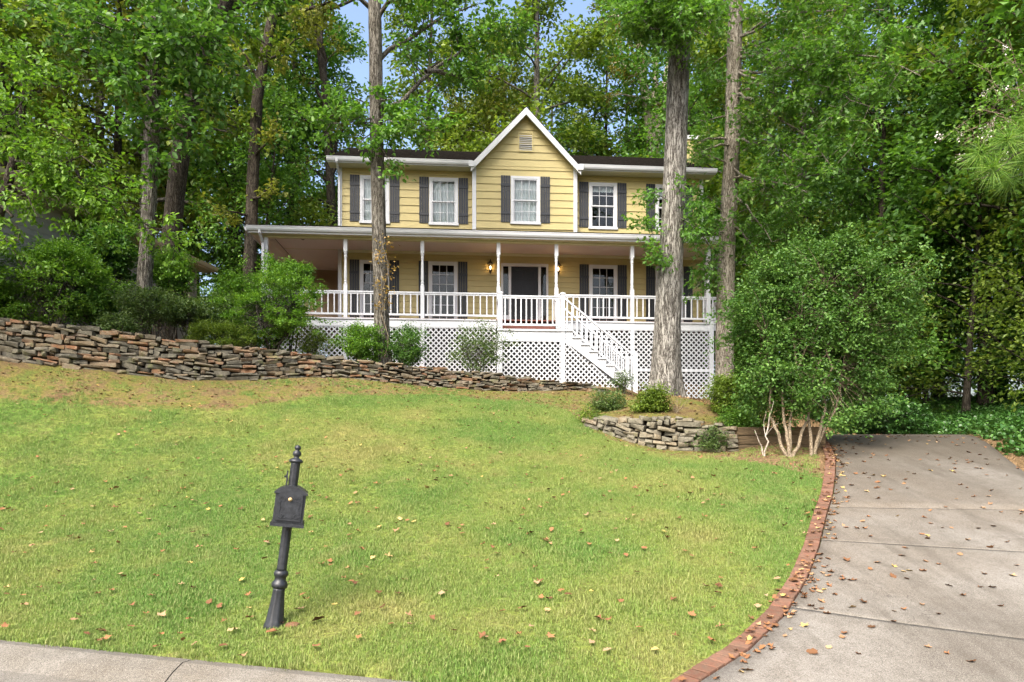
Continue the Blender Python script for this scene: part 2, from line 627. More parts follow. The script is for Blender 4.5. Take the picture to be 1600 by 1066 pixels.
M_KERB = concrete('kerb_concrete', (0.10, 0.09, 0.072), (0.165, 0.152, 0.13), (0.22, 0.205, 0.18), 2.0)
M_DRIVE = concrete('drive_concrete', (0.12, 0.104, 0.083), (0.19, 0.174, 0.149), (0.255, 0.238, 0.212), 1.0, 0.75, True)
M_JOINT = paint('joint_dirt', (0.06, 0.05, 0.035), 0.95, 0.4, 0.3)
kerb = empty('kerb', (KA[0], KA[1], 0), math.atan2(KD[1], KD[0]))
tag(kerb, 'rolled concrete kerb between the street and the lawn', 'kerb', kind='structure')
prof = [(0.0, -0.2), (0.0, 0.14), (-0.10, 0.15), (-0.2, 0.11), (-0.32, 0.035), (-0.46, 0.012), (-0.46, -0.2)]
edges_t = [-27, -24, -21, -18, -15, -12, -9, -6, -3.05, -0.02, 1.86, 4.9]
for a, b in zip(edges_t[:-1], edges_t[1:]):
    m = MB()
    m.prism([(q[0], q[1]) for q in prof], 'x', a + 0.006, b - 0.006)
    m.build('kerb_stone', M_KERB, kerb)
MB().prism([(q[0] * 0.98 - 0.003, q[1] - 0.02) for q in prof], 'x', -27, 4.88).build('joint_filler', M_JOINT, kerb)

# ------------------------------------------------------------------ driveway: slabs and brick edging
drive = empty('driveway', (3.5, 6.0, 0))
tag(drive, 'sloping concrete driveway with brick edging', 'driveway', kind='structure')
joints = [((0.2, 3.9), (8.4, 3.0)), ((2.39, 5.86), (6.5, 4.55)), ((3.39, 7.54), (6.8, 6.95)), ((4.08, 8.75), (7.3, 8.6)), ((6.45, 20.8), (10.6, 20.8))]


def slab(j0, j1, off=0.0, gap=0.008, nu=14, nv=40):
    V = []
    for i in range(nv + 1):
        for k in range(nu + 1):
            s = k / nu
            y0 = j0[0][1] + (j0[1][1] - j0[0][1]) * s + gap
            y1 = j1[0][1] + (j1[1][1] - j1[0][1]) * s - gap
            y = y0 + (y1 - y0) * i / nv
            xa, xb = float(drx(DR_IN, y)) + 0.01, float(drx(DR_R, y))
            x = xa + (xb - xa) * s
            V.append((x - 3.5, y - 6.0, float(drive_z(y)) + off))
    n = (nu + 1)
    top = [(i * n + k, i * n + k + 1, (i + 1) * n + k + 1, (i + 1) * n + k) for i in range(nv) for k in range(nu)]
    b = len(V)
    rim = [k for k in range(n)] + [i * n + nu for i in range(1, nv + 1)] + [nv * n + k for k in range(nu - 1, -1, -1)] + [i * n for i in range(nv - 1, 0, -1)]
    V += [(V[q][0], V[q][1], V[q][2] - 0.1) for q in rim]
    L = len(rim)
    side = [(rim[q], b + q, b + (q + 1) % L, rim[(q + 1) % L]) for q in range(L)]
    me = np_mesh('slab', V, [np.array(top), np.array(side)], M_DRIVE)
    return me


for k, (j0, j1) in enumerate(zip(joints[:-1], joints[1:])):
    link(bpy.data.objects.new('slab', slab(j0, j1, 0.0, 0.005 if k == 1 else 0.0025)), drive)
me = slab(joints[0], joints[-1], -0.02, 0.0, 12, 60)
me.materials.clear(); me.materials.append(M_JOINT)
link(bpy.data.objects.new('joint_filler', me), drive)

t = NT('edging_brick')
oi = t.n('ShaderNodeObjectInfo')
v = t.coord('World')
c = t.ramp(oi.outputs['Random'], [(0.0, (0.12, 0.058, 0.038)), (0.5, (0.175, 0.08, 0.052)), (1.0, (0.22, 0.118, 0.08))])
c = t.mix(t.ramp(t.noise(v, 14, 4, 0.7), [(0.36, 0.0), (0.68, 0.8)]), c, (0.12, 0.085, 0.06))
M_BRICK = t.done(t.pbr(c, 0.9, 0.2, 0, t.bump(t.noise(v, 60, 3, 0.7), 0.5, 0.01)))
dense_y = np.linspace(4.25, 13.4, 1200)
edge_pts = np.stack([drx(DR_IN, dense_y), dense_y, drive_z(dense_y)], 1)
arc = np.concatenate([[0], np.cumsum(np.linalg.norm(np.diff(edge_pts, axis=0), axis=1))])
edging = empty('brick_edging', (1.0, 4.5, 0))
tag(edging, 'curved row of red bricks along the left edge of the driveway', 'brick edging')
bm_v = MB().box(-0.0475, 0.0475, -0.075, 0.075, -0.05, 0.012)
brick0 = None
s = 0.06
while s < arc[-1] - 0.1:
    p = np.array([np.interp(s, arc, edge_pts[:, i]) for i in range(3)])
    q = np.array([np.interp(s + 0.05, arc, edge_pts[:, i]) for i in range(3)])
    d = q - p
    rz = math.atan2(d[1], d[0])
    nrm = np.array([-d[1], d[0]]) / np.hypot(d[0], d[1])
    if brick0 is None:
        brick0 = bm_v.build('brick', M_BRICK, edging)
        bmo = brick0
        bv = bmo.modifiers.new('bevel', 'BEVEL'); bv.width = 0.006; bv.segments = 1
    else:
        bmo = brick0.copy(); link(bmo); bmo.parent = edging
    bmo.location = (p[0] + nrm[0] * 0.08 - 1.0, p[1] + nrm[1] * 0.08 - 4.5, p[2] + random.uniform(-0.004, 0.008))
    bmo.rotation_euler = (random.gauss(0, 0.015), -math.atan2(d[2], np.hypot(d[0], d[1])) + random.gauss(0, 0.012), rz + random.gauss(0, 0.02))
    s += 0.104

# ------------------------------------------------------------------ foliage generator
LEAF_OVAL = (np.array([(0, 0, 0), (0.33, 0.5, 0.10), (0.72, 0.38, 0.08), (1, 0, -0.06), (0.72, -0.38, 0.08), (0.33, -0.5, 0.10)]),
             np.array([(0, 1, 2, 3), (0, 3, 4, 5)]))
LEAF_SIMPLE = (np.array([(0, 0, 0), (0.5, 0.5, 0.1), (1, 0, -0.05), (0.5, -0.5, 0.1)]), np.array([(0, 1, 2), (0, 2, 3)]))
LEAF_OAK = (np.array([(0, 0, 0), (0.28, 0.30, 0.05), (0.34, 0.12, 0.02), (0.58, 0.50, 0.07), (0.66, 0.15, 0.0), (1.0, 0.0, -0.1),
                      (0.66, -0.15, 0.0), (0.58, -0.50, 0.07), (0.34, -0.12, 0.02), (0.28, -0.30, 0.05)]),
            np.array([(0, 1, 2, 8), (0, 8, 9, 9), (2, 3, 4, 6), (2, 6, 7, 8), (4, 5, 6, 6)]))
LEAF_OAK = (LEAF_OAK[0], [np.array([(0, 2, 8), (0, 1, 2), (0, 8, 9), (2, 4, 6), (2, 6, 8), (2, 3, 4), (6, 7, 8), (4, 5, 6)])])


def nrm(a):
    return a / (np.linalg.norm(a, axis=-1, keepdims=True) + 1e-9)


def leaves_np(g, A, B, per, length, width, tmpl, spread=0.10, droop=0.25, flat=0.55):
    """leaves scattered along twigs A->B; returns V, F, rnd"""
    n = len(A) * per
    idx = np.repeat(np.arange(len(A)), per)
    tt = g.uniform(0.1, 1.08, n)[:, None]
    pos = A[idx] + (B[idx] - A[idx]) * tt + g.normal(0, spread, (n, 3)) * np.array([1, 1, 0.7])
    d = nrm(nrm(B[idx] - A[idx]) * 0.5 + g.normal(0, 0.7, (n, 3)) * np.array([1, 1, 0.6]) + np.array([0, 0, -droop]))
    up = nrm(np.array([0, 0, 1.0]) + g.normal(0, flat, (n, 3)))
    y = nrm(np.cross(up, d))
    nn = np.cross(d, y)
    L = (length * g.uniform(0.65, 1.25, n))[:, None, None]
    Wd = (width * g.uniform(0.75, 1.2, n))[:, None, None]
    tv, tf = tmpl
    V = pos[:, None, :] + d[:, None, :] * L * tv[None, :, 0:1] + y[:, None, :] * Wd * tv[None, :, 1:2] + nn[:, None, :] * L * tv[None, :, 2:3]
    k = len(tv)
    tfs = tf if isinstance(tf, list) else [tf]
    F = [(np.arange(n)[:, None, None] * k + f[None]).reshape(-1, f.shape[1]) for f in tfs]
    # clumps share a tint: rnd from the twig plus the leaf
    tw = g.uniform(0, 1, len(A))[idx]
    rnd = np.repeat(np.clip(0.5 * tw + 0.5 * g.uniform(0, 1, n), 0, 1), k)
    return V.reshape(-1, 3), F, rnd


class Grow:
    """collects branches (tubes) and twigs for one plant"""
    def __init__(self, seed):
        self.g = np.random.default_rng(seed)
        self.tubes = []
        self.A, self.B = [], []

    def path(self, p0, d0, L, nseg, up=0.1, wob=0.16):
        g = self.g
        p, d = np.array(p0, float), nrm(np.array(d0, float))
        pts = [p.copy()]
        for i in range(nseg):
            d = nrm(d + g.normal(0, wob, 3) + np.array([0, 0, up]))
            p = p + d * L / nseg
            pts.append(p.copy())
        return np.array(pts)

    def towards(self, p0, p1, nseg, sag=0.0, wob=0.03):
        t = np.linspace(0, 1, nseg + 1)[:, None]
        p0, p1 = np.array(p0, float), np.array(p1, float)
        L = np.linalg.norm(p1 - p0)
        pts = p0 + (p1 - p0) * t
        pts[:, 2] += sag * L * np.sin(np.pi * t[:, 0])
        w = self.g.normal(0, wob * L, (nseg + 1, 3))
        w[0] = 0
        return pts + w

    def tube(self, pts, r0, r1, n=5):
        self.tubes.append((pts, np.linspace(r0, r1, len(pts)), n))

    def bough(self, pts, r0, dens=2.2, sub=0.45, twig=0.5, tdens=4.0, start=0.2, flat=0.5, twigtubes=True, vis=5):
        """a limb with side branches and twigs"""
        g = self.g
        self.tube(pts, r0, r0 * 0.25, vis)
        L = np.sum(np.linalg.norm(np.diff(pts, axis=0), axis=1))
        ns = max(3, int(L * dens))
        m = len(pts) - 1
        for k in range(ns):
            t = start + (1 - start) * (k + g.uniform(0, 1)) / ns
            i = min(int(t * m), m - 1)
            f = t * m - i
            p = pts[i] * (1 - f) + pts[i + 1] * f
            d = nrm(pts[i + 1] - pts[i])
            side = nrm(np.cross(d, nrm(g.normal(0, 1, 3)) * np.array([1, 1, 0.6]) + np.array([0, 0, 0.4])))
            dd = nrm(d * 0.7 + side * g.uniform(0.6, 1.2)) * np.array([1, 1, flat + 0.3])
            Ls = max(0.35, sub * L * (1.1 - 0.7 * t)) * g.uniform(0.6, 1.2)
            sp = self.path(p, dd, Ls, 4, 0.05, 0.2)
            self.tube(sp, r0 * 0.3 * (1.1 - 0.6 * t), r0 * 0.06, 4)
            nt = 2 + int(Ls * tdens)
            for q in range(nt):
                u = g.uniform(0.15, 1.0)
                j = min(int(u * 4), 3)
                a = sp[j] + (sp[j + 1] - sp[j]) * (u * 4 - j)
                dv = nrm(nrm(sp[j + 1] - sp[j]) * 0.6 + g.normal(0, 0.6, 3) * np.array([1, 1, flat]))
                b = a + dv * twig * g.uniform(0.5, 1.2)
                self.A.append(a); self.B.append(b)
                if twigtubes:
                    self.tubes.append((np.array([a, b]), np.array([0.006, 0.003]), 3))

    def wood_mesh(self, name, mat):
        Vs, Fs, b = [], [], 0
        for pts, rad, n in self.tubes:
            V, F = tube_np(pts, rad, n)
            Vs.append(V); Fs.append(F + b); b += len(V)
        return np_mesh(name, np.concatenate(Vs), np.concatenate(Fs), mat, smooth=True)

    def leaf_mesh(self, name, mat, per, length, width, tmpl, **kw):
        V, F, r = leaves_np(self.g, np.array(self.A), np.array(self.B), per, length, width, tmpl, **kw)
        return np_mesh(name, V, F, mat, r)


def trunk_mesh(pts, rad, mat, n=26, ridge=0.05, seed=0, flare=0.35, step=0.14):
    """tapered trunk with furrows and a flared foot"""
    g = np.random.default_rng(seed)
    pts = np.array([tuple(p) for p in pts], float)
    rad = np.array(rad, float)
    if len(rad) != len(pts):
        rad = np.interp(np.linspace(0, 1, len(pts)), np.linspace(0, 1, len(rad)), rad)
    s = np.concatenate([[0], np.cumsum(np.linalg.norm(np.diff(pts, axis=0), axis=1))])
    q = np.linspace(0, s[-1], max(8, int(s[-1] / step)))
    pp = np.stack([np.interp(q, s, pts[:, i]) for i in range(3)], 1)
    ker = np.ones(9) / 9
    for i in range(2):
        e = np.pad(pp[:, i], 4, mode='edge')
        pp[:, i] = np.convolve(e, ker, 'valid')
    rr = np.interp(q, s, rad) * (1 + flare * np.exp(-q / 0.45))
    V, F = tube_np(pp, rr, n)
    V = V.reshape(len(q), n, 3)
    c = pp[:, None, :]
    ang = np.arange(n) * 2 * np.pi / n
    ph = g.uniform(0, 6, 6)
    nz = np.zeros((len(q), n))
    for k, (fa, fz) in enumerate([(3, 0.6), (5, 0.9), (9, 1.3), (13, 2.2), (7, 4.1)]):
        nz += np.sin(fa * ang[None, :] + ph[k] + 1.3 * np.sin(fz * q[:, None] + ph[k])) / (1 + 0.35 * k)
    nz += g.normal(0, 0.45, nz.shape)
    root = np.exp(-q / 0.4)[:, None] * 0.18 * np.sin(4 * ang[None, :] + ph[5])
    V = c + (V - c) * (1 + ridge * nz * 0.5 + root)[:, :, None]
    return np_mesh('trunk', V.reshape(-1, 3), F, mat, smooth=True)


M_BARK_OAK = bark_mat('bark_grey_oak', (0.026, 0.022, 0.018), (0.135, 0.124, 0.106), (0.36, 0.345, 0.31), 0.16, 9)
M_BARK_TAN = bark_mat('bark_tan', (0.055, 0.046, 0.034), (0.18, 0.158, 0.122), (0.36, 0.33, 0.275), 0.3, 8, 0.6)
M_BARK_MID = bark_mat('bark_mid', (0.020, 0.017, 0.013), (0.085, 0.076, 0.061), (0.23, 0.215, 0.185), 0.2, 10)
M_BARK_DARK = bark_mat('bark_dark', (0.014, 0.011, 0.008), (0.045, 0.037, 0.028), (0.10, 0.086, 0.068), 0.25, 10)
M_BARK_PALE = bark_mat('bark_pale', (0.16, 0.13, 0.10), (0.36, 0.31, 0.25), (0.50, 0.45, 0.38), 0.3, 7, 0.5)
M_BARK_SHRUB = bark_mat('bark_shrub', (0.085, 0.065, 0.044), (0.19, 0.15, 0.10), (0.31, 0.255, 0.18), 0.5, 14, 0.4)

L_OAK = leaf_mat('leaf_oak', (0.044, 0.115, 0.018), (0.095, 0.215, 0.034), (0.175, 0.32, 0.058), 0.42)
L_FOREST = leaf_mat('leaf_forest', (0.055, 0.10, 0.016), (0.135, 0.21, 0.03), (0.25, 0.32, 0.055), 0.44)
L_OLIVE = leaf_mat('leaf_olive', (0.08, 0.10, 0.022), (0.175, 0.20, 0.04), (0.28, 0.29, 0.065), 0.44)
L_DEEP = leaf_mat('leaf_deep', (0.036, 0.095, 0.018), (0.078, 0.18, 0.034), (0.14, 0.255, 0.056), 0.40)
L_DOG = leaf_mat('leaf_dogwood', (0.055, 0.13, 0.012), (0.12, 0.24, 0.028), (0.22, 0.36, 0.055), 0.40)
L_AZA = leaf_mat('leaf_azalea', (0.045, 0.115, 0.016), (0.115, 0.24, 0.034), (0.21, 0.36, 0.06), 0.36)
L_YEL = leaf_mat('leaf_yellowgreen', (0.05, 0.10, 0.014), (0.13, 0.20, 0.026), (0.22, 0.30, 0.05), 0.35)
L_HOLLY = leaf_mat('leaf_holly', (0.030, 0.080, 0.014), (0.072, 0.16, 0.028), (0.14, 0.25, 0.05), 0.28, 0.28, 0.42)
L_IVY = leaf_mat('leaf_ivy', (0.018, 0.055, 0.010), (0.045, 0.125, 0.022), (0.095, 0.20, 0.045), 0.2, 0.5, 0.35)
L_GREY = leaf_mat('leaf_greyish', (0.035, 0.07, 0.018), (0.085, 0.145, 0.038), (0.17, 0.235, 0.08), 0.3, 0.35)


def tree(name, label, cat, base, trunk, bark, leafmat, grow, per, ll, lw, tmpl, group=None, **kw):
    """trunk: (pts, radii) in world; grow: Grow in world; all re-based to 'base'"""
    root = empty(name, base)
    tag(root, label, cat, group)
    off = -Vector(base)
    parts = []
    if trunk is not None:
        me = trunk_mesh(*trunk[:2], bark, **(trunk[2] if len(trunk) > 2 else {}))
        parts.append(('trunk', me))
    if grow.tubes:
        parts.append(('branches', grow.wood_mesh('branches', bark)))
    if grow.A:
        parts.append(('crown', grow.leaf_mesh('crown', leafmat, per, ll, lw, tmpl, **kw)))
    for nm, me in parts:
        me.transform(Matrix.Translation(off))
        po = link(bpy.data.objects.new(nm, me), root)
        if nm != 'trunk':
            po['kind'] = 'stuff'
    return root


def copy_thing(root, loc, rz, scale, label=None):
    r = root.copy(); COL.objects.link(r)
    r.location = loc
    r.rotation_euler = (0, 0, rz)
    r.scale = scale
    if label:
        r['label'] = label
    for ch in root.children:
        c = ch.copy(); COL.objects.link(c); c.parent = r
    return r


def forest_tree(seed, Ht, r0, z_low, Lmax, nl, leafmat, bark, per, ll, lw, name, label, group, shape=0.5, lean=0.3):
    """a whole tree at the origin: straight-ish trunk, limbs, crown"""
    G = Grow(seed)
    g = G.g
    pts = [np.zeros(3)]
    d = np.array([g.normal(0, 0.03), g.normal(0, 0.03), 1.0])
    nseg = 12
    for i in range(nseg):
        d = nrm(d + np.array([g.normal(0, 0.04 * lean), g.normal(0, 0.04 * lean), 0.05]))
        pts.append(pts[-1] + d * Ht * 0.95 / nseg)
    pts = np.array(pts)
    rad = np.linspace(r0, r0 * 0.16, nseg + 1)
    for k in range(nl):
        f = (k + 0.5) / nl
        z = z_low + (Ht - z_low) * f ** 0.9
        t = z / Ht
        i = min(int(t * nseg), nseg - 1)
        p = pts[i] + (pts[i + 1] - pts[i]) * (t * nseg - i)
        az = k * 2.4 + g.normal(0, 0.4)
        prof = (math.sin(math.pi * min(1, 0.22 + 0.78 * f)) ** shape) * (1.08 - 0.35 * f)
        L = Lmax * prof * g.uniform(0.7, 1.15)
        el = g.uniform(0.05, 0.5) + 0.5 * f
        dv = np.array([math.cos(az) * math.cos(el), math.sin(az) * math.cos(el), math.sin(el)])
        lp = G.path(p, dv, L, 6, -0.02 + 0.05 * g.uniform(-1, 1), 0.13)
        G.bough(lp, max(0.03, r0 * 0.30 * (1.15 - f)), dens=1.7, sub=0.38, twig=0.75, tdens=2.6, start=0.25, flat=0.6, twigtubes=False)
    return tree(name, label, 'tree', (0, 0, 0), (pts, rad, dict(n=12, seed=seed, step=0.6, ridge=0.04)), bark, leafmat, G, per, ll, lw, LEAF_SIMPLE, group, spread=0.26, flat=0.6)

# ------------------------------------------------------------------ the house
YAW = 0.081
HZ = 3.15
house = empty('house', (-5.381, 23.064, HZ), YAW)
tag(house, 'two-storey yellow clapboard house with white wraparound porch and dark shutters', 'house')


def zr(rel):
    return rel + EYE - HZ


HM = Matrix.Translation((-5.381, 23.064, HZ)) @ Matrix.Rotation(YAW, 4, 'Z')


def ground_at(u, v):
    w = HM @ Vector((u, v, 0))
    return h1(w.x, w.y, True) - HZ


M_YEL = paint('yellow_siding', (0.455, 0.385, 0.178), 0.55, 0.08, 0.10, 2.0)
M_WHITE = paint('white_trim', (0.57, 0.59, 0.625), 0.45, 0.06, 0.10, 2.0)
M_WHITE2 = paint('white_lattice', (0.50, 0.52, 0.55), 0.55, 0.10, 0.22, 3.0)
M_SOFF = paint('soffit_olive', (0.60, 0.57, 0.36), 0.6, 0.08, 0.1)
M_CEIL = paint('porch_ceiling', (0.74, 0.67, 0.62), 0.5, 0.06, 0.05, 1.0)
M_BROWN = paint('brown_wall', (0.34, 0.25, 0.16), 0.6, 0.08, 0.1)
M_SHUT = paint('shutter_slate', (0.030, 0.034, 0.042), 0.5, 0.15, 0.15)
M_DOOR = paint('door_black', (0.010, 0.012, 0.017), 0.55, 0.1, 0.05)
M_RED = paint('porch_floor_red', (0.17, 0.062, 0.048), 0.6, 0.1, 0.2)
M_DARKIN = paint('interior_dark', (0.055, 0.046, 0.036), 0.9, 0.1, 0.0)
M_CURT = paint('curtain_white', (0.80, 0.80, 0.82), 0.9, 0.05, 0.0)
M_BLACKM = paint('black_metal', (0.012, 0.012, 0.013), 0.4, 0.1, 0.0)
t = NT('roof_shingle')
v = t.coord('Object')
M_ROOF = t.done(t.pbr(t.ramp(t.noise(v, 9, 5, 0.75), [(0.3, (0.018, 0.016, 0.015)), (0.55, (0.040, 0.035, 0.031)), (0.75, (0.075, 0.062, 0.05))]), 0.95, 0.15, 0, t.bump(t.noise(v, 60, 3), 0.6, 0.01)))
t = NT('window_glass')
fr = t.n('ShaderNodeFresnel'); fr.inputs['IOR'].default_value = 1.36
tb = t.n('ShaderNodeBsdfTransparent'); tb.inputs['Color'].default_value = (0.86, 0.9, 0.9, 1)
gl = t.n('ShaderNodeBsdfGlossy'); gl.inputs['Roughness'].default_value = 0.02
ms = t.n('ShaderNodeMixShader')
t.l(fr.outputs[0], ms.inputs[0]); t.l(tb.outputs[0], ms.inputs[1]); t.l(gl.outputs[0], ms.inputs[2])
t.l(ms.outputs[0], t.out.inputs[0])
M_GLASS = t.m

UL, UR, VB = -0.45, 12.11, 8.0
FLOOR = zr(3.84)
CEIL = zr(6.46)
Z2 = zr(7.26)          # where the porch roof meets the wall
ZE = zr(9.30)          # upper soffit
RIDGE = zr(11.62)
GU0, GU1, GV = 4.09, 7.54, -0.32
GC = 5.83


def boards(part, u0, u1, z0, z1, exp, holes, v=0.0, clip=None):
    """lap siding: one board per course and clear run; clip(zm) -> (ua, ub) for gables"""
    z = z0
    while z < z1 - 0.02:
        za, zb = z, min(z + exp, z1)
        a, b = u0, u1
        if clip:
            a0, b0 = clip(za); a1, b1 = clip(zb)
        runs = [(a, b, za, zb)] if not clip else None
        if clip:
            if b0 - a0 > 0.06:
                m = MB()
                e = 0.034
                m.add([(a0, v - e, za), (b0, v - e, za), (max(b1, a1 + 0.01), v - 0.008, zb + 0.012), (a1, v - 0.008, zb + 0.012),
                       (a0, v, za), (b0, v, za), (max(b1, a1 + 0.01), v, zb + 0.012), (a1, v, zb + 0.012)],
                      [(0, 1, 2, 3), (0, 4, 5, 1), (1, 5, 6, 2), (2, 6, 7, 3), (3, 7, 4, 0), (4, 7, 6, 5)])
                m.build('siding_board', M_YEL, part)
            z += exp
            continue
        for (ha, hb, hz0, hz1) in holes:
            new = []
            for (ra, rb, rza, rzb) in runs:
                if hb <= ra or ha >= rb or hz1 <= rza or hz0 >= rzb:
                    new.append((ra, rb, rza, rzb)); continue
                if ha > ra: new.append((ra, ha, rza, rzb))
                if hb < rb: new.append((hb, rb, rza, rzb))
                if hz0 > rza + 0.02: new.append((max(ra, ha), min(rb, hb), rza, hz0))
                if hz1 < rzb - 0.02: new.append((max(ra, ha), min(rb, hb), hz1, rzb))
            runs = new
        for ra, rb, rza, rzb in runs:
            if rb - ra < 0.03: continue
            m = MB()
            f0 = 0.034 - 0.026 * (rza - za) / exp
            f1 = 0.034 - 0.026 * (rzb - za) / exp
            lap = 0.012 if rzb > zb - 1e-6 else 0.0
            m.add([(ra, v - f0, rza), (rb, v - f0, rza), (rb, v - f1, rzb + lap), (ra, v - f1, rzb + lap), (ra, v, rza), (rb, v, rza), (rb, v, rzb + lap), (ra, v, rzb + lap)],
                  [(0, 1, 2, 3), (0, 4, 5, 1), (1, 5, 6, 2), (2, 6, 7, 3), (3, 7, 4, 0), (4, 7, 6, 5)])
            m.build('siding_board', M_YEL, part)
        z += exp


def sheet(m, u0, u1, z0, z1, v, holes):
    us = sorted({u0, u1, *[h[0] for h in holes], *[h[1] for h in holes]})
    zs = sorted({z0, z1, *[h[2] for h in holes], *[h[3] for h in holes]})
    for a, b in zip(us[:-1], us[1:]):
        for c, d in zip(zs[:-1], zs[1:]):
            um, zm = (a + b) / 2, (c + d) / 2
            if not (u0 < um < u1 and z0 < zm < z1): continue
            if any(h[0] < um < h[1] and h[2] < zm < h[3] for h in holes): continue
            m.add([(a, v, c), (b, v, c), (b, v, d), (a, v, d)], [(0, 1, 2, 3)])


# openings: outer casing rectangles (u0,u1,z0,z1)
UPW = [(0.25, 1.23, zr(7.41), zr(8.99)), (2.57, 3.55, zr(7.41), zr(8.99)), (8.07, 9.06, zr(7.41), zr(8.99)), (10.43, 11.42, zr(7.41), zr(8.99))]
GW = (5.33, 6.33, zr(7.41), zr(9.0))
LOW = [(0.24, 1.22, FLOOR + 0.10, zr(6.13)), (2.55, 3.53, FLOOR + 0.10, zr(6.13)), (8.08, 9.07, FLOOR + 0.10, zr(6.13)), (10.43, 11.42, FLOOR + 0.10, zr(6.13))]
DOOR = (5.02, 6.65, FLOOR, zr(6.12))


def inner(o, k=0.05):
    return (o[0] + k, o[1] - k, o[2] + k, o[3] - k)


lower_wall = empty('lower_wall'); lower_wall.parent = house
upper_wall = empty('upper_wall'); upper_wall.parent = house
gable_wall = empty('gable_wall'); gable_wall.parent = house
m = MB(); sheet(m, UL, UR, zr(0.5), CEIL + 0.05, 0.0, [inner(o) for o in LOW] + [inner(DOOR)])
m.build('sheathing', M_DARKIN, lower_wall, fixn=False)
m = MB(); sheet(m, UL, UR, Z2 - 0.3, ZE + 0.1, 0.0, [inner(o) for o in UPW] + [(GU0 + 0.1, GU1 - 0.1, Z2 - 0.2, ZE)])
m.build('sheathing', M_DARKIN, upper_wall, fixn=False)
boards(lower_wall, UL, UR, FLOOR - 0.02, CEIL, 0.187, [inner(o, 0.02) for o in LOW] + [inner(DOOR, 0.02)])
boards(upper_wall, UL + 0.1, GU0, Z2 - 0.02, ZE, 0.262, [inner(o, 0.02) for o in UPW])
boards(upper_wall, GU1, UR - 0.1, Z2 - 0.02, ZE, 0.262, [inner(o, 0.02) for o in UPW])
# gable bay
GAP = zr(11.02)        # top of the gable siding


def gclip(z):
    if z <= zr(9.33): return (GU0 + 0.06, GU1 - 0.06)
    k = max(0.0, (GAP - z) / (GAP - zr(9.33)))
    return (GC - (GC - GU0 - 0.06) * k, GC + (GU1 - 0.06 - GC) * k)


VENT = (5.57, 6.10, zr(9.83), zr(10.50))
m = MB(); sheet(m, GU0, GU1, Z2 - 0.3, zr(9.33), GV, [inner(GW)])
m.add([(GU0, GV, zr(9.33)), (GU1, GV, zr(9.33)), (GC, GV, GAP + 0.1)], [(0, 1, 2)])
m.add([(GU0, GV, Z2 - 0.3), (GU0, 0, Z2 - 0.3), (GU0, 0, zr(9.33)), (GU0, GV, zr(9.33))], [(0, 1, 2, 3)])
m.add([(GU1, GV, Z2 - 0.3), (GU1, 0, Z2 - 0.3), (GU1, 0, zr(9.33)), (GU1, GV, zr(9.33))], [(0, 1, 2, 3)])
m.build('sheathing', M_YEL, gable_wall, fixn=False)
boards(gable_wall, GU0 + 0.06, GU1 - 0.06, Z2 - 0.04, zr(9.33), 0.25, [inner(GW, 0.02)], GV)
boards(gable_wall, 0, 0, zr(9.33), GAP, 0.25, [], GV, gclip)
# side and rear walls, floors and rooms behind the windows
m = MB()
for u in (UL, UR):
    m.add([(u, 0, zr(0.5)), (u, VB, zr(0.5)), (u, VB, ZE + 0.1), (u, VB / 2, RIDGE - 0.1), (u, 0, ZE + 0.1)], [(0, 1, 2, 3, 4)])
m.add([(UL, VB, zr(0.5)), (UR, VB, zr(0.5)), (UR, VB, ZE + 0.1), (UL, VB, ZE + 0.1)], [(0, 1, 2, 3)])
m.build('side_wall', M_YEL, house, fixn=False)
m = MB()
for z in (FLOOR, CEIL + 0.1, ZE + 0.05):
    m.add([(UL, 0.01, z), (UR, 0.01, z), (UR, VB, z), (UL, VB, z)], [(0, 1, 2, 3)])
m.add([(UL, 3.6, zr(0.5)), (UR, 3.6, zr(0.5)), (UR, 3.6, ZE), (UL, 3.6, ZE)], [(0, 1, 2, 3)])
for u in (1.9, 4.4, 7.3, 9.8):
    m.add([(u, 0.02, FLOOR), (u, 3.6, FLOOR), (u, 3.6, ZE), (u, 0.02, ZE)], [(0, 1, 2, 3)])
m.build('rooms', M_DARKIN, house, fixn=False)


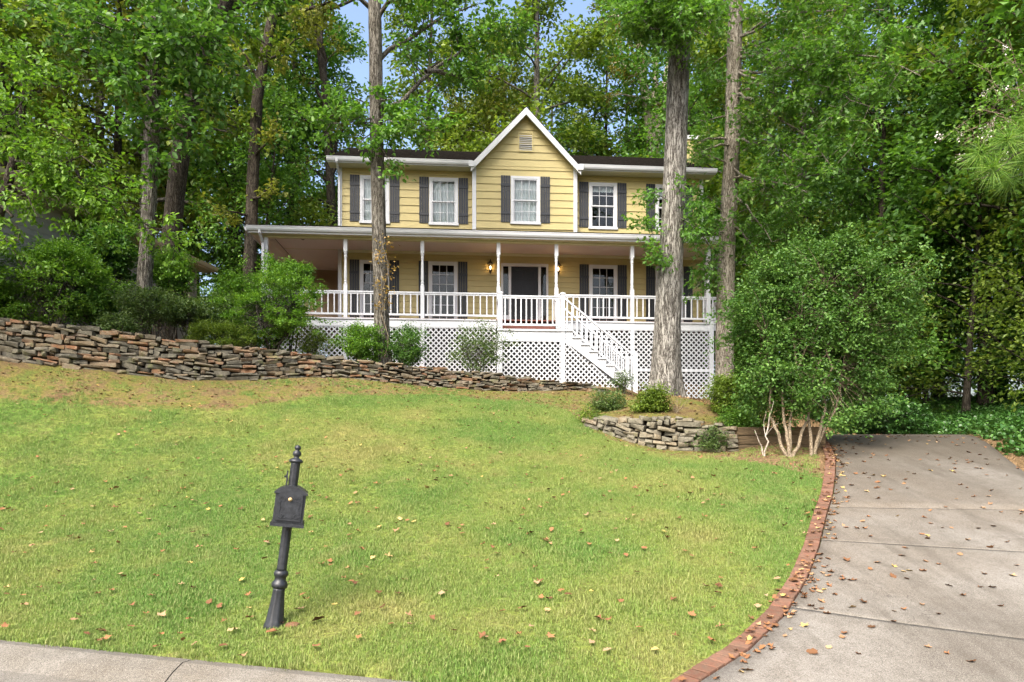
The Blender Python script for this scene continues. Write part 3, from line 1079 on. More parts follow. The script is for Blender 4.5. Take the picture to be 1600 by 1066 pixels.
def window(o, v, rows, cols, curtain=None, casing=0.085):
    """rows per sash"""
    u0, u1, z0, z1 = o
    w = empty('window', ((u0 + u1) / 2, v, z0)); w.parent = house
    hu = (u1 - u0) / 2; hz = z1 - z0
    m = MB()
    m.box(-hu, -hu + casing, -0.055, 0.02, 0, hz); m.box(hu - casing, hu, -0.055, 0.02, 0, hz)
    m.box(-hu + casing, hu - casing, -0.052, 0.02, hz - casing, hz)
    m.box(-hu - 0.02, hu + 0.02, -0.085, 0.02, -0.045, 0.03)
    m.build('frame', M_WHITE, w)
    a, b = -hu + casing, hu - casing
    zc = [0.03, (hz - casing + 0.03) / 2, hz - casing]
    for si in (0, 1):
        vv = 0.0 if si == 0 else -0.022
        s0, s1 = zc[si] - (0.012 if si else 0), zc[si + 1] + (0.012 if not si else 0)
        st = 0.04
        m = MB()
        m.box(a, a + st, vv - 0.02, vv + 0.012, s0, s1); m.box(b - st, b, vv - 0.02, vv + 0.012, s0, s1)
        m.box(a + st, b - st, vv - 0.019, vv + 0.012, s0, s0 + st); m.box(a + st, b - st, vv - 0.019, vv + 0.012, s1 - st, s1)
        pu0, pu1, pz0, pz1 = a + st, b - st, s0 + st, s1 - st
        for c in range(1, cols):
            uu = pu0 + (pu1 - pu0) * c / cols
            m.box(uu - 0.009, uu + 0.009, vv - 0.013, vv + 0.004, pz0, pz1)
        for r in range(1, rows):
            zz = pz0 + (pz1 - pz0) * r / rows
            m.box(pu0, pu1, vv - 0.012, vv + 0.003, zz - 0.009, zz + 0.009)
        m.build('sash', M_WHITE, w)
        for r in range(rows):
            for c in range(cols):
                ca, cb = pu0 + (pu1 - pu0) * c / cols + 0.009, pu0 + (pu1 - pu0) * (c + 1) / cols - 0.009
                ra, rb = pz0 + (pz1 - pz0) * r / rows + 0.009, pz0 + (pz1 - pz0) * (r + 1) / rows - 0.009
                p = MB().box(ca, cb, vv - 0.004, vv, ra, rb).build('pane', M_GLASS, w)
                p.rotation_euler = (random.gauss(0, 0.004), 0, random.gauss(0, 0.004))
    if curtain:
        n = 60
        V, F = [], []
        for i in range(n + 1):
            x = a + (b - a) * i / n
            y = 0.10 + 0.015 * math.sin(i * 0.9) + 0.006 * math.sin(i * 2.3)
            V += [(x, y, curtain[0] * hz), (x, y, curtain[1] * hz)]
            if i: F.append((2 * i - 2, 2 * i, 2 * i + 1, 2 * i - 1))
        link(bpy.data.objects.new('curtain', np_mesh('curtain', V, np.array(F), M_CURT, smooth=True)), w)
    return w


window(UPW[0], 0, 2, 3, (0.0, 1.0)); window(UPW[1], 0, 2, 3, (0.0, 1.0)); window(GW, GV, 2, 3, (0.0, 1.0))
window(UPW[2], 0, 2, 3, (0.82, 1.0)); window(UPW[3], 0, 2, 3, (0.7, 1.0))
for o in LOW:
    window(o, 0, 3, 3)


def shutter(u0, u1, z0, z1, v):
    s = empty('shutter', (u0, v - 0.045, z0)); s.parent = house
    w, h = u1 - u0, z1 - z0
    k = 4
    for i in range(k):
        MB().box(w * i / k + 0.004, w * (i + 1) / k - 0.004, 0, 0.02, 0.0, h).build('board', M_SHUT, s)
    for zz in (h * 0.2, h * 0.8):
        MB().box(0.0, w, -0.018, 0.0, zz - 0.045, zz + 0.045).build('batten', M_SHUT, s)


for o in UPW + LOW:
    lo = o in LOW
    v = 0.0
    shutter(o[0] - 0.34, o[0] - 0.015, o[2] + (0.0 if lo else 0.02), o[3] + 0.01, v)
    shutter(o[1] + 0.015, o[1] + 0.34, o[2] + (0.0 if lo else 0.02), o[3] + 0.01, v)
shutter(GW[0] - 0.34, GW[0] - 0.015, GW[2] + 0.02, GW[3] + 0.01, GV)
shutter(GW[1] + 0.015, GW[1] + 0.34, GW[2] + 0.02, GW[3] + 0.01, GV)

# corner boards, friezes, gable trim
m = MB()
m.box(UL - 0.03, UL + 0.1, -0.05, 0.09, Z2 - 0.1, ZE)
m.build('corner_board', M_WHITE, house)
MB().box(UR - 0.1, UR + 0.03, -0.05, 0.09, Z2 - 0.1, ZE).build('corner_board', M_WHITE, house)
MB().box(UL - 0.03, UL + 0.09, -0.05, 0.09, FLOOR, CEIL).build('corner_board', M_WHITE, house)
for u in (GU0, GU1):
    MB().box(u - 0.065, u + 0.065, GV - 0.045, GV + 0.1, Z2 - 0.12, zr(9.36)).build('corner_board', M_WHITE, house)
MB().box(UL + 0.1, GU0 - 0.07, -0.03, 0.0, ZE - 0.05, ZE).build('frieze_board', M_YEL, house)
MB().box(GU1 + 0.07, UR - 0.1, -0.03, 0.0, ZE - 0.05, ZE).build('frieze_board', M_YEL, house)
# vent
vn = empty('gable_vent', ((VENT[0] + VENT[1]) / 2, GV, VENT[2])); vn.parent = house
hw, hh = (VENT[1] - VENT[0]) / 2, VENT[3] - VENT[2]
MB().box(-hw, -hw + 0.05, -0.05, 0, 0, hh).box(hw - 0.05, hw, -0.05, 0, 0, hh).box(-hw + 0.05, hw - 0.05, -0.049, 0, 0, 0.05).box(-hw + 0.05, hw - 0.05, -0.049, 0, hh - 0.05, hh).build('frame', M_YEL, vn)
MB().box(-hw + 0.05, hw - 0.05, -0.012, -0.002, 0.05, hh - 0.05).build('backing', M_BLACKM, vn)
for i in range(9):
    z = 0.07 + (hh - 0.12) * i / 9
    MB().bar((-hw + 0.05, -0.03, z), (hw - 0.05, -0.03, z), 0.055, 0.012, (0, -0.6, 0.8)).build('slat', M_WHITE, vn)


# roofs, built in shingle courses
def roof_slope(m, e0, e1, r0, r1, n, th=0.012):
    """quad eave e0-e1 up to ridge r0-r1 as stepped courses"""
    e0, e1, r0, r1 = map(Vector, (e0, e1, r0, r1))
    up = (r0 - e0).cross(e1 - e0).normalized()
    if up.z < 0: up = -up
    for i in range(n):
        a, b = i / n, (i + 1) / n
        p0, p1 = e0.lerp(r0, a), e1.lerp(r1, a)
        q0, q1 = e0.lerp(r0, b), e1.lerp(r1, b)
        m.add([p0 + up * th, p1 + up * th, q1, q0, p0, p1], [(0, 1, 2, 3), (0, 4, 5, 1)])


m = MB()
EO = -0.55
for ua, ub in ((UL - 0.3, GC - 1.82), (GC + 1.82, UR + 0.3)):
    roof_slope(m, (ua, EO, ZE + 0.05), (ub, EO, ZE + 0.05), (ua, 4, RIDGE), (ub, 4, RIDGE), 34)
fz = ZE + 0.05 + (RIDGE - ZE - 0.05) * (0.12 - EO) / (4 - EO)
roof_slope(m, (GC - 1.82, 0.12, fz), (GC + 1.82, 0.12, fz), (GC - 1.82, 4, RIDGE), (GC + 1.82, 4, RIDGE), 29)
roof_slope(m, (UR + 0.3, VB + 0.5, ZE + 0.12), (UL - 0.3, VB + 0.5, ZE + 0.12), (UR + 0.3, 4, RIDGE), (UL - 0.3, 4, RIDGE), 20)
roof_main = m.build('roof', M_ROOF, house, fixn=False)
m = MB()
GA = zr(11.25)
sl = (GA - zr(9.30)) / (7.66 - GC)
for sg in (-1, 1):
    eu, ez = GC + sg * 1.87, GA - 1.87 * sl
    roof_slope(m, (eu, -0.62, ez), (eu, 3.6, ez), (GC, -0.62, GA), (GC, 3.6, GA), 16)
m.build('gable_roof', M_ROOF, house, fixn=False)
# rake boards, soffit under the rake
for sg in (-1, 1):
    a = Vector((GC + sg * 1.86, -0.60, GA - 1.86 * sl - 0.085)); b = Vector((GC, -0.60, GA - 0.095))
    upv = Vector((-sg * (b.z - a.z), 0, abs(b.x - a.x))).normalized()
    if upv.z < 0: upv = -upv
    vs = []
    th = 0.17
    for p in (a, b):
        vs += [p + Vector((0, -0.02, 0)) + Vector((0, 0, 0.07)), p + Vector((0, -0.02, 0)) - Vector((0, 0, th)), p + Vector((0, 0.02, 0)) - Vector((0, 0, th)), p + Vector((0, 0.02, 0)) + Vector((0, 0, 0.07))]
    MB().add(vs, [(0, 1, 2, 3), (4, 7, 6, 5), (0, 4, 5, 1), (1, 5, 6, 2), (2, 6, 7, 3), (3, 7, 4, 0)]).build('rake_board', M_WHITE, house)
    vs = [(a.x, -0.58, a.z - 0.05), (b.x, -0.58, b.z - 0.05), (b.x, GV, b.z - 0.05), (a.x, GV, a.z - 0.05)]
    MB().add(vs, [(0, 1, 2, 3)]).build('rake_soffit', M_SOFF, house, fixn=False)


GUT = [(0.0, 0.0), (-0.07, 0.005), (-0.10, 0.05), (-0.115, 0.11), (-0.125, 0.12), (-0.125, 0.135), (-0.11, 0.135), (-0.10, 0.12), (-0.012, 0.12), (0.0, 0.135)]


def gutter(u0, u1, v, z, name='gutter'):
    MB().prism([(v + a, z + b) for a, b in GUT], 'x', u0, u1).build(name, M_WHITE, house)


EV = EO + 0.02
for u0, u1 in ((UL - 0.31, GC - 1.80), (GC + 1.80, UR + 0.31)):
    gutter(u0, u1, EV, ZE - 0.07)
    MB().box(u0 + 0.02, u1 - 0.02, EV, EV + 0.025, ZE - 0.10, ZE + 0.06).build('fascia', M_WHITE, house)
    MB().box(u0 + 0.02, u1 - 0.02, EV + 0.025, 0.0, ZE - 0.08, ZE - 0.06).build('soffit', M_SOFF, house)
for sg in (-1, 1):                                                    # little cornice returns at the gable
    u = GC + sg * 1.84
    MB().box(u - 0.09, u + 0.09, -0.68, -0.50, zr(9.16), zr(9.34)).build('cornice_return', M_WHITE, house)

# downspouts


def downspout(pts, name='downspout'):
    m = MB()
    for a, b in zip(pts[:-1], pts[1:]):
        m.bar(a, b, 0.075, 0.06, (0, 1, 0) if abs(a[2] - b[2]) > 0.02 else (0, 0, 1))
    m.build(name, M_WHITE, house)


downspout([(UL + 0.02, -0.62, ZE + 0.02), (UL + 0.02, -0.60, ZE - 0.1), (UL + 0.02, -0.10, ZE - 0.36), (UL + 0.02, -0.09, Z2 - 0.02)])
# chimney
ch = empty('chimney', (13.0, 4.0, zr(1.5))); ch.parent = house
MB().box(-0.3, 0.42, -0.4, 0.4, 0, zr(12.25) - zr(1.5)).build('shaft', M_YEL, ch)
MB().box(-0.36, 0.48, -0.46, 0.46, zr(12.25) - zr(1.5), zr(12.4) - zr(1.5)).build('cap', M_WHITE, ch)
MB().box(-0.12, 0.2, -0.16, 0.16, zr(12.4) - zr(1.5), zr(12.5) - zr(1.5)).build('flue', M_DARKIN, ch)

# ---------------- porch
PV = -1.9                                                             # line of the porch posts
POSTS = [-2.33, 0.068, 2.433, 4.815, 6.657, 9.107, 11.62]
PR = 12.3
PL = -2.78
PE = -2.25
m = MB()
zt = zr(6.53)
roof_slope(m, (PL, PE, zt), (PR, PE, zt), (UL, 0, Z2), (PR, 0, Z2), 14)
roof_slope(m, (PL, 3.4, zt), (PL, PE, zt), (UL, 3.4, Z2), (UL, 0, Z2), 14)
m.build('porch_roof', M_ROOF, house, fixn=False)
gutter(PL - 0.02, PR, PE, zr(6.36), 'porch_gutter')
MB().box(PL, PR, PE, PE + 0.025, zr(6.31), zr(6.52)).build('porch_fascia', M_WHITE, house)
m = MB().prism([(PL - a, zr(6.36) + b) for a, b in [(-q[0], q[1]) for q in GUT]], 'y', PE + 0.0, 3.4)
m.build('porch_gutter', M_WHITE, house)
MB().box(PL, PL + 0.025, PE + 0.03, 3.4, zr(6.31), zr(6.52)).build('porch_fascia', M_WHITE, house)
MB().box(PL + 0.03, PR, PE + 0.025, PV - 0.07, zr(6.325), zr(6.345)).build('porch_soffit', M_SOFF, house)
MB().box(PL + 0.03, PL + 0.42, PV - 0.065, 3.4, zr(6.325), zr(6.345)).build('porch_soffit', M_CEIL, house)
MB().box(-2.33 - 0.07, PR - 0.05, PV - 0.07, PV + 0.07, zr(6.26), zr(6.44)).build('porch_beam', M_SOFF, house)
MB().box(-2.33 - 0.07, -2.33 + 0.07, PV + 0.072, 3.4, zr(6.26), zr(6.44)).build('porch_beam', M_CEIL, house)
ceil = MB().box(-2.26, PR - 0.06, PV + 0.07, -0.001, CEIL, CEIL + 0.02).box(-2.26, UL - 0.001, 0.0, 3.4, CEIL, CEIL + 0.02)
ceil.build('porch_ceiling', M_CEIL, house)
for v in (-1.45, -0.05):
    MB().box(-2.25, UL - 0.05, v, v + 0.03, CEIL - 0.012, CEIL - 0.001).build('ceiling_batten', M_SOFF, house)
MB().box(UL + 0.1, PR - 0.1, -0.06, -0.024, CEIL - 0.09, CEIL - 0.002).build('crown_trim', M_SOFF, house)
MB().box(-2.2, UL, 2.8, 2.9, FLOOR, CEIL).build('end_wall', M_BROWN, house)
MB().lathe([(0.0, 0.0), (0.05, 0.02), (0.07, 0.09)], (-1.35, -1.35, CEIL - 0.09), 12).build('ceiling_speaker', M_BLACKM, house)


def turned_post(u, v, z0, z1, w=0.115, full=True):
    m = MB()
    h = z1 - z0
    r = w / 2
    m.box(u - r, u + r, v - r, v + r, z0, z0 + 1.02)
    m.box(u - r, u + r, v - r, v + r, z1 - 0.38, z1)
    a = z0 + 1.02; b = z1 - 0.38
    L = b - a
    pr = [(r * 0.92, 0), (r * 1.02, 0.03), (r * 0.72, 0.06), (r * 0.95, 0.10), (r * 0.70, 0.15), (r * 0.86, 0.22), (r * 0.8, L * 0.5), (r * 0.66, L - 0.2), (r * 0.95, L - 0.14), (r * 0.68, L - 0.1), (r * 1.0, L - 0.04), (r * 0.9, L)]
    m.lathe(pr, (u, v, a), 12)
    return m.build('porch_post', M_WHITE, house)


for u in POSTS:
    turned_post(u, PV, FLOOR, zr(6.26))
turned_post(-2.33, 0.75, FLOOR, zr(6.26)); turned_post(-2.33, 2.85, FLOOR, zr(6.26))
turned_post(PR - 0.12, -0.15, FLOOR, zr(6.26))
downspout([(-2.42, PE - 0.06, zr(6.42)), (-2.42, PE - 0.05, zr(6.30)), (-2.40, PV - 0.11, zr(6.08)), (-2.40, PV - 0.10, zr(2.6))])
downspout([(12.0, PE - 0.06, zr(6.42)), (12.0, PE - 0.05, zr(6.30)), (11.95, PV - 0.11, zr(6.08)), (11.95, PV - 0.10, zr(1.5))])

# deck floor, rim, steps
MB().box(-2.42, PR, PV - 0.09, -0.03, FLOOR - 0.035, FLOOR).box(-2.42, UL - 0.03, -0.03, 3.4, FLOOR - 0.035, FLOOR).build('porch_floor', M_RED, house)
MB().box(-2.40, 4.76, PV - 0.07, PV - 0.03, zr(3.58), FLOOR - 0.04).build('rim_board', M_WHITE, house)
MB().box(6.72, PR - 0.03, PV - 0.07, PV - 0.03, zr(3.58), FLOOR - 0.04).build('rim_board', M_WHITE, house)
MB().box(-2.40, -2.36, PV - 0.025, 3.4, zr(3.58), FLOOR - 0.04).build('rim_board', M_WHITE, house)
MB().box(-2.43, 4.74, PV - 0.11, PV - 0.07, FLOOR - 0.05, FLOOR - 0.012).build('nosing', M_WHITE, house)
MB().box(6.74, PR, PV - 0.11, PV - 0.07, FLOOR - 0.05, FLOOR - 0.012).build('nosing', M_WHITE, house)
LV, LZ = -3.1, zr(3.36)
MB().box(4.78, 6.68, LV - 0.04, -1.98, LZ - 0.035, LZ).build('landing_floor', M_RED, house)
MB().box(4.70, 6.72, LV - 0.10, LV - 0.06, LZ - 0.06, LZ - 0.01).build('nosing', M_WHITE, house)
MB().box(4.78, 6.68, LV - 0.05, LV - 0.01, zr(3.02), LZ - 0.04).build('landing_rim', M_WHITE, house)
MB().box(4.74, 4.78, LV, PV - 0.08, zr(3.02), LZ - 0.04).build('landing_rim', M_WHITE, house)
for k in (0, 1):
    MB().box(4.9, 6.58, -2.28 + 0.16 * k, -1.99, LZ + 0.16 * k + 0.002, LZ + 0.16 * (k + 1)).build('porch_step', M_RED, house)


def railing(u0, u1, v, z, h, n=None, name='porch_railing', low=0.09, spacing=0.155):
    r = empty(name, (u0, v, z)); r.parent = house
    L = u1 - u0
    m = MB().box(0, L, -0.045, 0.045, h - 0.04, h).box(0, L, -0.022, 0.022, h - 0.09, h - 0.042)
    m.build('top_rail', M_WHITE, r)
    MB().box(0, L, -0.03, 0.03, low, low + 0.06).build('bottom_rail', M_WHITE, r)
    n = n or max(2, int(L / spacing))
    b0 = None
    for i in range(n):
        x = L * (i + 0.5) / n
        if b0 is None:
            b0 = MB().box(-0.018, 0.018, -0.018, 0.018, low + 0.06, h - 0.09).build('baluster', M_WHITE, r)
            o = b0
        else:
            o = b0.copy(); link(o); o.parent = r
        o.location = (x, 0, 0)
    return r


RH = zr(4.675) - FLOOR
for a, b, n in ((-2.33, 0.068, 12), (0.068, 2.433, 11), (2.433, 4.815, 11), (6.657, 9.107, 12), (9.107, 11.62, 12)):
    railing(a + 0.06, b - 0.06, PV, FLOOR, RH, n)
railing(11.68, PR - 0.1, PV, FLOOR, RH, 3)


def side_railing(u, v0, v1, z, h, spacing=0.17):
    r = railing(0, v1 - v0, 0, 0, h, spacing=spacing)
    r.location = (u, v0, z)
    r.rotation_euler = (0, 0, R(90))


side_railing(-2.33, PV + 0.06, 0.69, FLOOR, RH); side_railing(-2.33, 0.81, 2.79, FLOOR, RH); side_railing(PR - 0.12, PV + 0.06, -0.2, FLOOR, RH)
LR = zr(4.36) - LZ
railing(4.86, 6.61, LV, LZ, LR, 11, 'landing_railing', 0.10)
side_railing(4.79, LV + 0.06, PV - 0.08, LZ, LR)


def newel(u, v, z0, z1, w=0.125):
    r = w / 2
    m = MB().box(u - r, u + r, v - r, v + r, z0, z1).box(u - r - 0.02, u + r + 0.02, v - r - 0.02, v + r + 0.02, z1 + 0.001, z1 + 0.03)
    m.add([(u - r, v - r, z1 + 0.031), (u + r, v - r, z1 + 0.031), (u + r, v + r, z1 + 0.031), (u - r, v + r, z1 + 0.031), (u, v, z1 + 0.07)], [(0, 1, 4), (1, 2, 4), (2, 3, 4), (3, 0, 4), (3, 2, 1, 0)])
    return m.build('newel_post', M_WHITE, house)


gl_ = ground_at(5.7, LV)
newel(4.79, LV, ground_at(4.79, LV) - 0.1, LZ + LR + 0.06); newel(6.67, LV, ground_at(6.67, LV) - 0.1, LZ + LR + 0.06)
newel(6.67, LV + 1.0, FLOOR - 0.3, LZ + LR + 0.06)

# stairs running down to the right, parallel to the front
stairs = empty('stairs', (6.73, LV, LZ)); stairs.parent = house
RUN, RISE, NT_ = 0.255, 0.205, 8
for vv in (0.02, 0.96):
    poly = [(0, -0.05)]
    for k in range(NT_):
        poly += [(RUN * k + 0.12 - 0.12 + (0.0 if k == 0 else 0.0), -0.05 - RISE * k), (RUN * (k + 1), -0.05 - RISE * k)] if k else [(RUN, -0.05)]
        poly += [(RUN * (k + 1), -0.05 - RISE * (k + 1))]
    endz = poly[-1][1]
    poly += [(RUN * NT_, endz - 0.18), (0, -0.34)]
    cl = []
    for q in poly:
        if not cl or (abs(cl[-1][0] - q[0]) + abs(cl[-1][1] - q[1])) > 1e-4: cl.append(q)
    MB().prism(cl, 'y', vv - 0.02, vv + 0.02).build('stringer', M_WHITE, stairs)
for k in range(NT_):
    MB().box(RUN * k - 0.03, RUN * (k + 1) + 0.005, -0.05, 1.02, -0.046 - RISE * k, -0.008 - RISE * k).build('tread', M_WHITE, stairs)
bot = -RISE * NT_
LS = RUN * NT_
newel(6.73 + LS + 0.12, LV, LZ + bot - 0.35, LZ + bot + 0.93); newel(6.73 + LS + 0.12, LV + 0.98, LZ + bot - 0.35, LZ + bot + 0.93)
for vv in (0.0, 0.98):
    r = empty('stair_railing', (6.73, LV + vv, LZ)); r.parent = house
    sl_ = -RISE / RUN
    a = (0.0, 0, LR - 0.06); b = (LS + 0.10, 0, LR - 0.06 + sl_ * (LS + 0.10))
    MB().bar(a, b, 0.09, 0.045).build('top_rail', M_WHITE, r)
    a2 = (0.0, 0, 0.16); b2 = (LS + 0.10, 0, 0.16 + sl_ * (LS + 0.10))
    MB().bar(a2, b2, 0.055, 0.05).build('bottom_rail', M_WHITE, r)
    n = 14
    for i in range(n):
        x = (LS + 0.08) * (i + 0.5) / n
        MB().box(x - 0.017, x + 0.017, -0.017, 0.017, 0.18 + sl_ * x, LR - 0.075 + sl_ * x).build('baluster', M_WHITE, r)


# lattice skirts
def clip_seg(p, d, poly):
    """part of the line p+t*d inside convex polygon (2-D)"""
    t0, t1 = -1e9, 1e9
    n = len(poly)
    area = sum(poly[i][0] * poly[(i + 1) % n][1] - poly[(i + 1) % n][0] * poly[i][1] for i in range(n))
    for i in range(n):
        a, b = poly[i], poly[(i + 1) % n]
        ex, ey = b[0] - a[0], b[1] - a[1]
        nx_, ny_ = (-ey, ex) if area > 0 else (ey, -ex)
        den = nx_ * d[0] + ny_ * d[1]
        num = nx_ * (a[0] - p[0]) + ny_ * (a[1] - p[1])
        if abs(den) < 1e-9:
            if num > 0: return None
            continue
        t = num / den
        if den > 0: t0 = max(t0, t)
        else: t1 = min(t1, t)
    return (t0, t1) if t1 - t0 > 0.02 else None


def lattice(poly, v, name='lattice_panel', pitch=0.165, w=0.037):
    """diagonal slats filling a convex polygon in the plane v"""
    m = MB()
    us = [q[0] for q in poly]; zs = [q[1] for q in poly]
    span = (max(us) - min(us)) + (max(zs) - min(zs))
    k = 0.7071
    for sg, off in ((1, 0.0), (-1, -0.009)):
        n = int(span / pitch) + 2
        for i in range(n):
            x0 = min(us) - (max(zs) - min(zs)) + pitch * i if sg > 0 else min(us) + pitch * i
            c = clip_seg((x0, min(zs)), (k * sg, k), poly)
            if not c: continue
            a = (x0 + k * sg * c[0], min(zs) + k * c[0]); b = (x0 + k * sg * c[1], min(zs) + k * c[1])
            m.bar((a[0], v + off, a[1]), (b[0], v + off, b[1]), 0.008, w, (0, 0, 1))
    o = m.build(name, M_WHITE2, house, fixn=False)
    o['kind'] = 'stuff'
    return o


def lat_bay(u0, u1, v, ztop, mid=None):
    g0, g1 = ground_at(u0, v) - 0.08, ground_at(u1, v) - 0.08
    if mid is None:
        lattice([(u0, g0), (u1, g1), (u1, ztop), (u0, ztop)], v)
    else:
        lattice([(u0, mid + 0.03), (u1, mid + 0.03), (u1, ztop), (u0, ztop)], v)
        lattice([(u0, g0), (u1, g1), (u1, mid - 0.03), (u0, mid - 0.03)], v)
        MB().box(u0, u1, v - 0.03, v - 0.012, mid - 0.045, mid + 0.045).build('lattice_rail', M_WHITE, house)
    MB().box(u0, u1, v - 0.03, v - 0.012, ztop - 0.01, ztop + 0.03).build('lattice_rail', M_WHITE, house)


RB = zr(3.56)
for a, b in ((-2.33, 0.068), (0.068, 2.433), (2.433, 4.73)):
    lat_bay(a, b, PV - 0.03, RB)
lat_bay(6.75, 9.107, PV - 0.03, RB); lat_bay(9.107, 11.66, PV - 0.03, RB, zr(2.29))
for u in (-2.33, 0.068, 2.433, 9.107, 11.69):
    g_ = ground_at(u, PV)
    MB().box(u - 0.06, u + 0.06, PV - 0.085, PV - 0.045, g_ - 0.15, RB).build('skirt_post', M_WHITE, house)
MB().box(11.63, 11.76, PV - 0.12, PV + 0.0, ground_at(11.7, PV) - 0.15, FLOOR + 0.03).build('skirt_post', M_WHITE, house)
lat_bay(4.85, 6.61, LV - 0.02, zr(3.0))
gA, gB = ground_at(6.73, LV) - 0.05, ground_at(8.7, LV) - 0.05
zB = LZ - 0.36
lattice([(6.73, gA), (6.73 + (zB - gB) / (RISE / RUN), gB), (6.73, zB)], LV - 0.02)
# lattice along the landing's left flank
lo = lattice([(0, ground_at(4.79, -2.5) - 0.1), (1.15, ground_at(4.79, -2.5) - 0.1), (1.15, zr(3.0)), (0, zr(3.0))], 0.0)
lo.location = (4.76, LV, 0); lo.rotation_euler = (0, 0, R(90))
# dark crawl space behind the lattice
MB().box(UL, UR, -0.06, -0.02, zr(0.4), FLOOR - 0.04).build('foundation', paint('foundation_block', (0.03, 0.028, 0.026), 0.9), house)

# front door
dr = empty('front_door', ((DOOR[0] + DOOR[1]) / 2, 0, FLOOR)); dr.parent = house
hw, hh = (DOOR[1] - DOOR[0]) / 2, DOOR[3] - DOOR[2]
m = MB().box(-hw, -hw + 0.07, -0.06, 0.03, 0, hh).box(hw - 0.07, hw, -0.06, 0.03, 0, hh).box(-hw + 0.07, hw - 0.07, -0.058, 0.03, hh - 0.10, hh)
lx = 0.47
m.box(-lx - 0.09, -lx, -0.05, 0.03, 0, hh - 0.1).box(lx, lx + 0.09, -0.05, 0.03, 0, hh - 0.1)
m.build('frame', M_WHITE, dr)
for sg in (-1, 1):
    a, b = (-hw + 0.07, -lx - 0.09) if sg < 0 else (lx + 0.09, hw - 0.07)
    MB().box(a, b, -0.03, 0.02, 0, 0.5).build('sidelight_panel', M_WHITE, dr)
    MB().box(a, b, -0.008, -0.002, 0.5, hh - 0.1).build('sidelight_pane', M_GLASS, dr)
    MB().box(a - 0.001, b + 0.001, 0.2, 0.22, 0.4, hh - 0.1).build('sidelight_curtain', M_DARKIN, dr)
lh = hh - 0.105
m = MB().box(-lx, lx, 0.0, 0.04, 0.01, lh)
m.build('leaf', M_DOOR, dr)
for (a, b, c, d) in ((-0.37, -0.05, 1.1, 1.6), (0.05, 0.37, 1.1, 1.6), (-0.37, -0.05, 0.2, 0.9), (0.05, 0.37, 0.2, 0.9), (-0.37, -0.05, 1.72, lh - 0.1), (0.05, 0.37, 1.72, lh - 0.1)):
    mm = MB()
    for x0, x1, z0, z1 in ((a, a + 0.03, c, d), (b - 0.03, b, c, d), (a + 0.03, b - 0.03, c, c + 0.03), (a + 0.03, b - 0.03, d - 0.03, d)):
        mm.box(x0, x1, -0.014, 0.0, z0, z1)
    mm.box(a + 0.06, b - 0.06, -0.010, 0.0, c + 0.06, d - 0.06)
    mm.build('panel', M_DOOR, dr)
MB().lathe([(0.0, 0), (0.025, 0.0), (0.03, 0.03), (0.012, 0.05), (0.0, 0.06)], (0, 0, 0), 10).build('knob', M_BLACKM, dr)
dr.children[-1].location = (0.40, -0.02, 0.98); dr.children[-1].rotation_euler = (R(90), 0, 0)

# wall lanterns, both lit
t = NT('lantern_glow')
em = t.n('ShaderNodeEmission'); em.inputs['Color'].default_value = (1.0, 0.62, 0.26, 1); em.inputs['Strength'].default_value = 6
M_GLOW = t.done(em)
for u in (4.65, 6.99):
    ln = empty('wall_lantern', (u, -0.11, zr(5.72))); ln.parent = house
    MB().box(-0.04, 0.04, 0.07, 0.09, 0.12, 0.30).bar((0, 0.075, 0.3), (0, 0.0, 0.42), 0.02, 0.02).build('bracket', M_BLACKM, ln)
    MB().lathe([(0.0, 0.42), (0.012, 0.52), (0.0, 0.54)][::-1] if False else [(0.10, 0.34), (0.105, 0.355), (0.06, 0.41), (0.02, 0.45), (0.012, 0.50), (0.0, 0.53)], (0, 0, 0), 8).build('cap', M_BLACKM, ln)
    cg = MB()
    for k in range(6):
        a = k * math.pi / 3
        cg.bar((0.05 * math.cos(a), 0.05 * math.sin(a), 0.14), (0.088 * math.cos(a), 0.088 * math.sin(a), 0.34), 0.010, 0.010)
    cg.lathe([(0.0, 0.0), (0.012, 0.02), (0.02, 0.07), (0.055, 0.13), (0.055, 0.145)], (0, 0, 0), 8)
    cg.build('cage', M_BLACKM, ln)
    MB().lathe([(0.008, 0.16), (0.022, 0.20), (0.026, 0.235), (0.012, 0.275), (0.0, 0.29)], (0, 0, 0), 10).build('bulb', M_GLOW, ln, smooth=True)
    pl = bpy.data.lights.new('lantern_light', 'POINT')
    pl.energy = 1.3; pl.color = (1.0, 0.60, 0.26); pl.shadow_soft_size = 0.04
    po = bpy.data.objects.new('lantern_light', pl); link(po, ln); po.location = (0, -0.02, 0.24)

# ------------------------------------------------------------------ dry stone walls
def stone_mat(name, stops, lich):
    t = NT(name)
    oi = t.n('ShaderNodeObjectInfo')
    at = t.n('ShaderNodeAttribute'); at.attribute_name = 'rnd'
    add = t.n('ShaderNodeMath'); add.operation = 'ADD'
    t.l(oi.outputs['Random'], add.inputs[0]); t.l(at.outputs['Fac'], add.inputs[1])
    frc = t.n('ShaderNodeMath'); frc.operation = 'FRACT'
    t.l(add.outputs[0], frc.inputs[0])
    v = t.coord('World')
    c = t.ramp(frc.outputs[0], stops)
    n1 = t.noise(v, 9, 5, 0.7)
    n2 = t.noise(v, 38, 4, 0.75)
    c = t.mix(t.ramp(n1, [(0.42, 0.0), (0.7, lich)]), c, (0.31, 0.29, 0.22))
    c = t.mix(t.ramp(n2, [(0.3, 0.5), (0.55, 0.0)]), c, (0.05, 0.045, 0.035))
    c = t.mix(t.ramp(t.noise(v, 4.3, 3), [(0.58, 0.0), (0.7, 0.5)]), c, (0.13, 0.14, 0.05))
    return t.done(t.pbr(c, 0.92, 0.2, 0, t.bump(t.mix(0.5, n1, n2), 0.9, 0.03)))


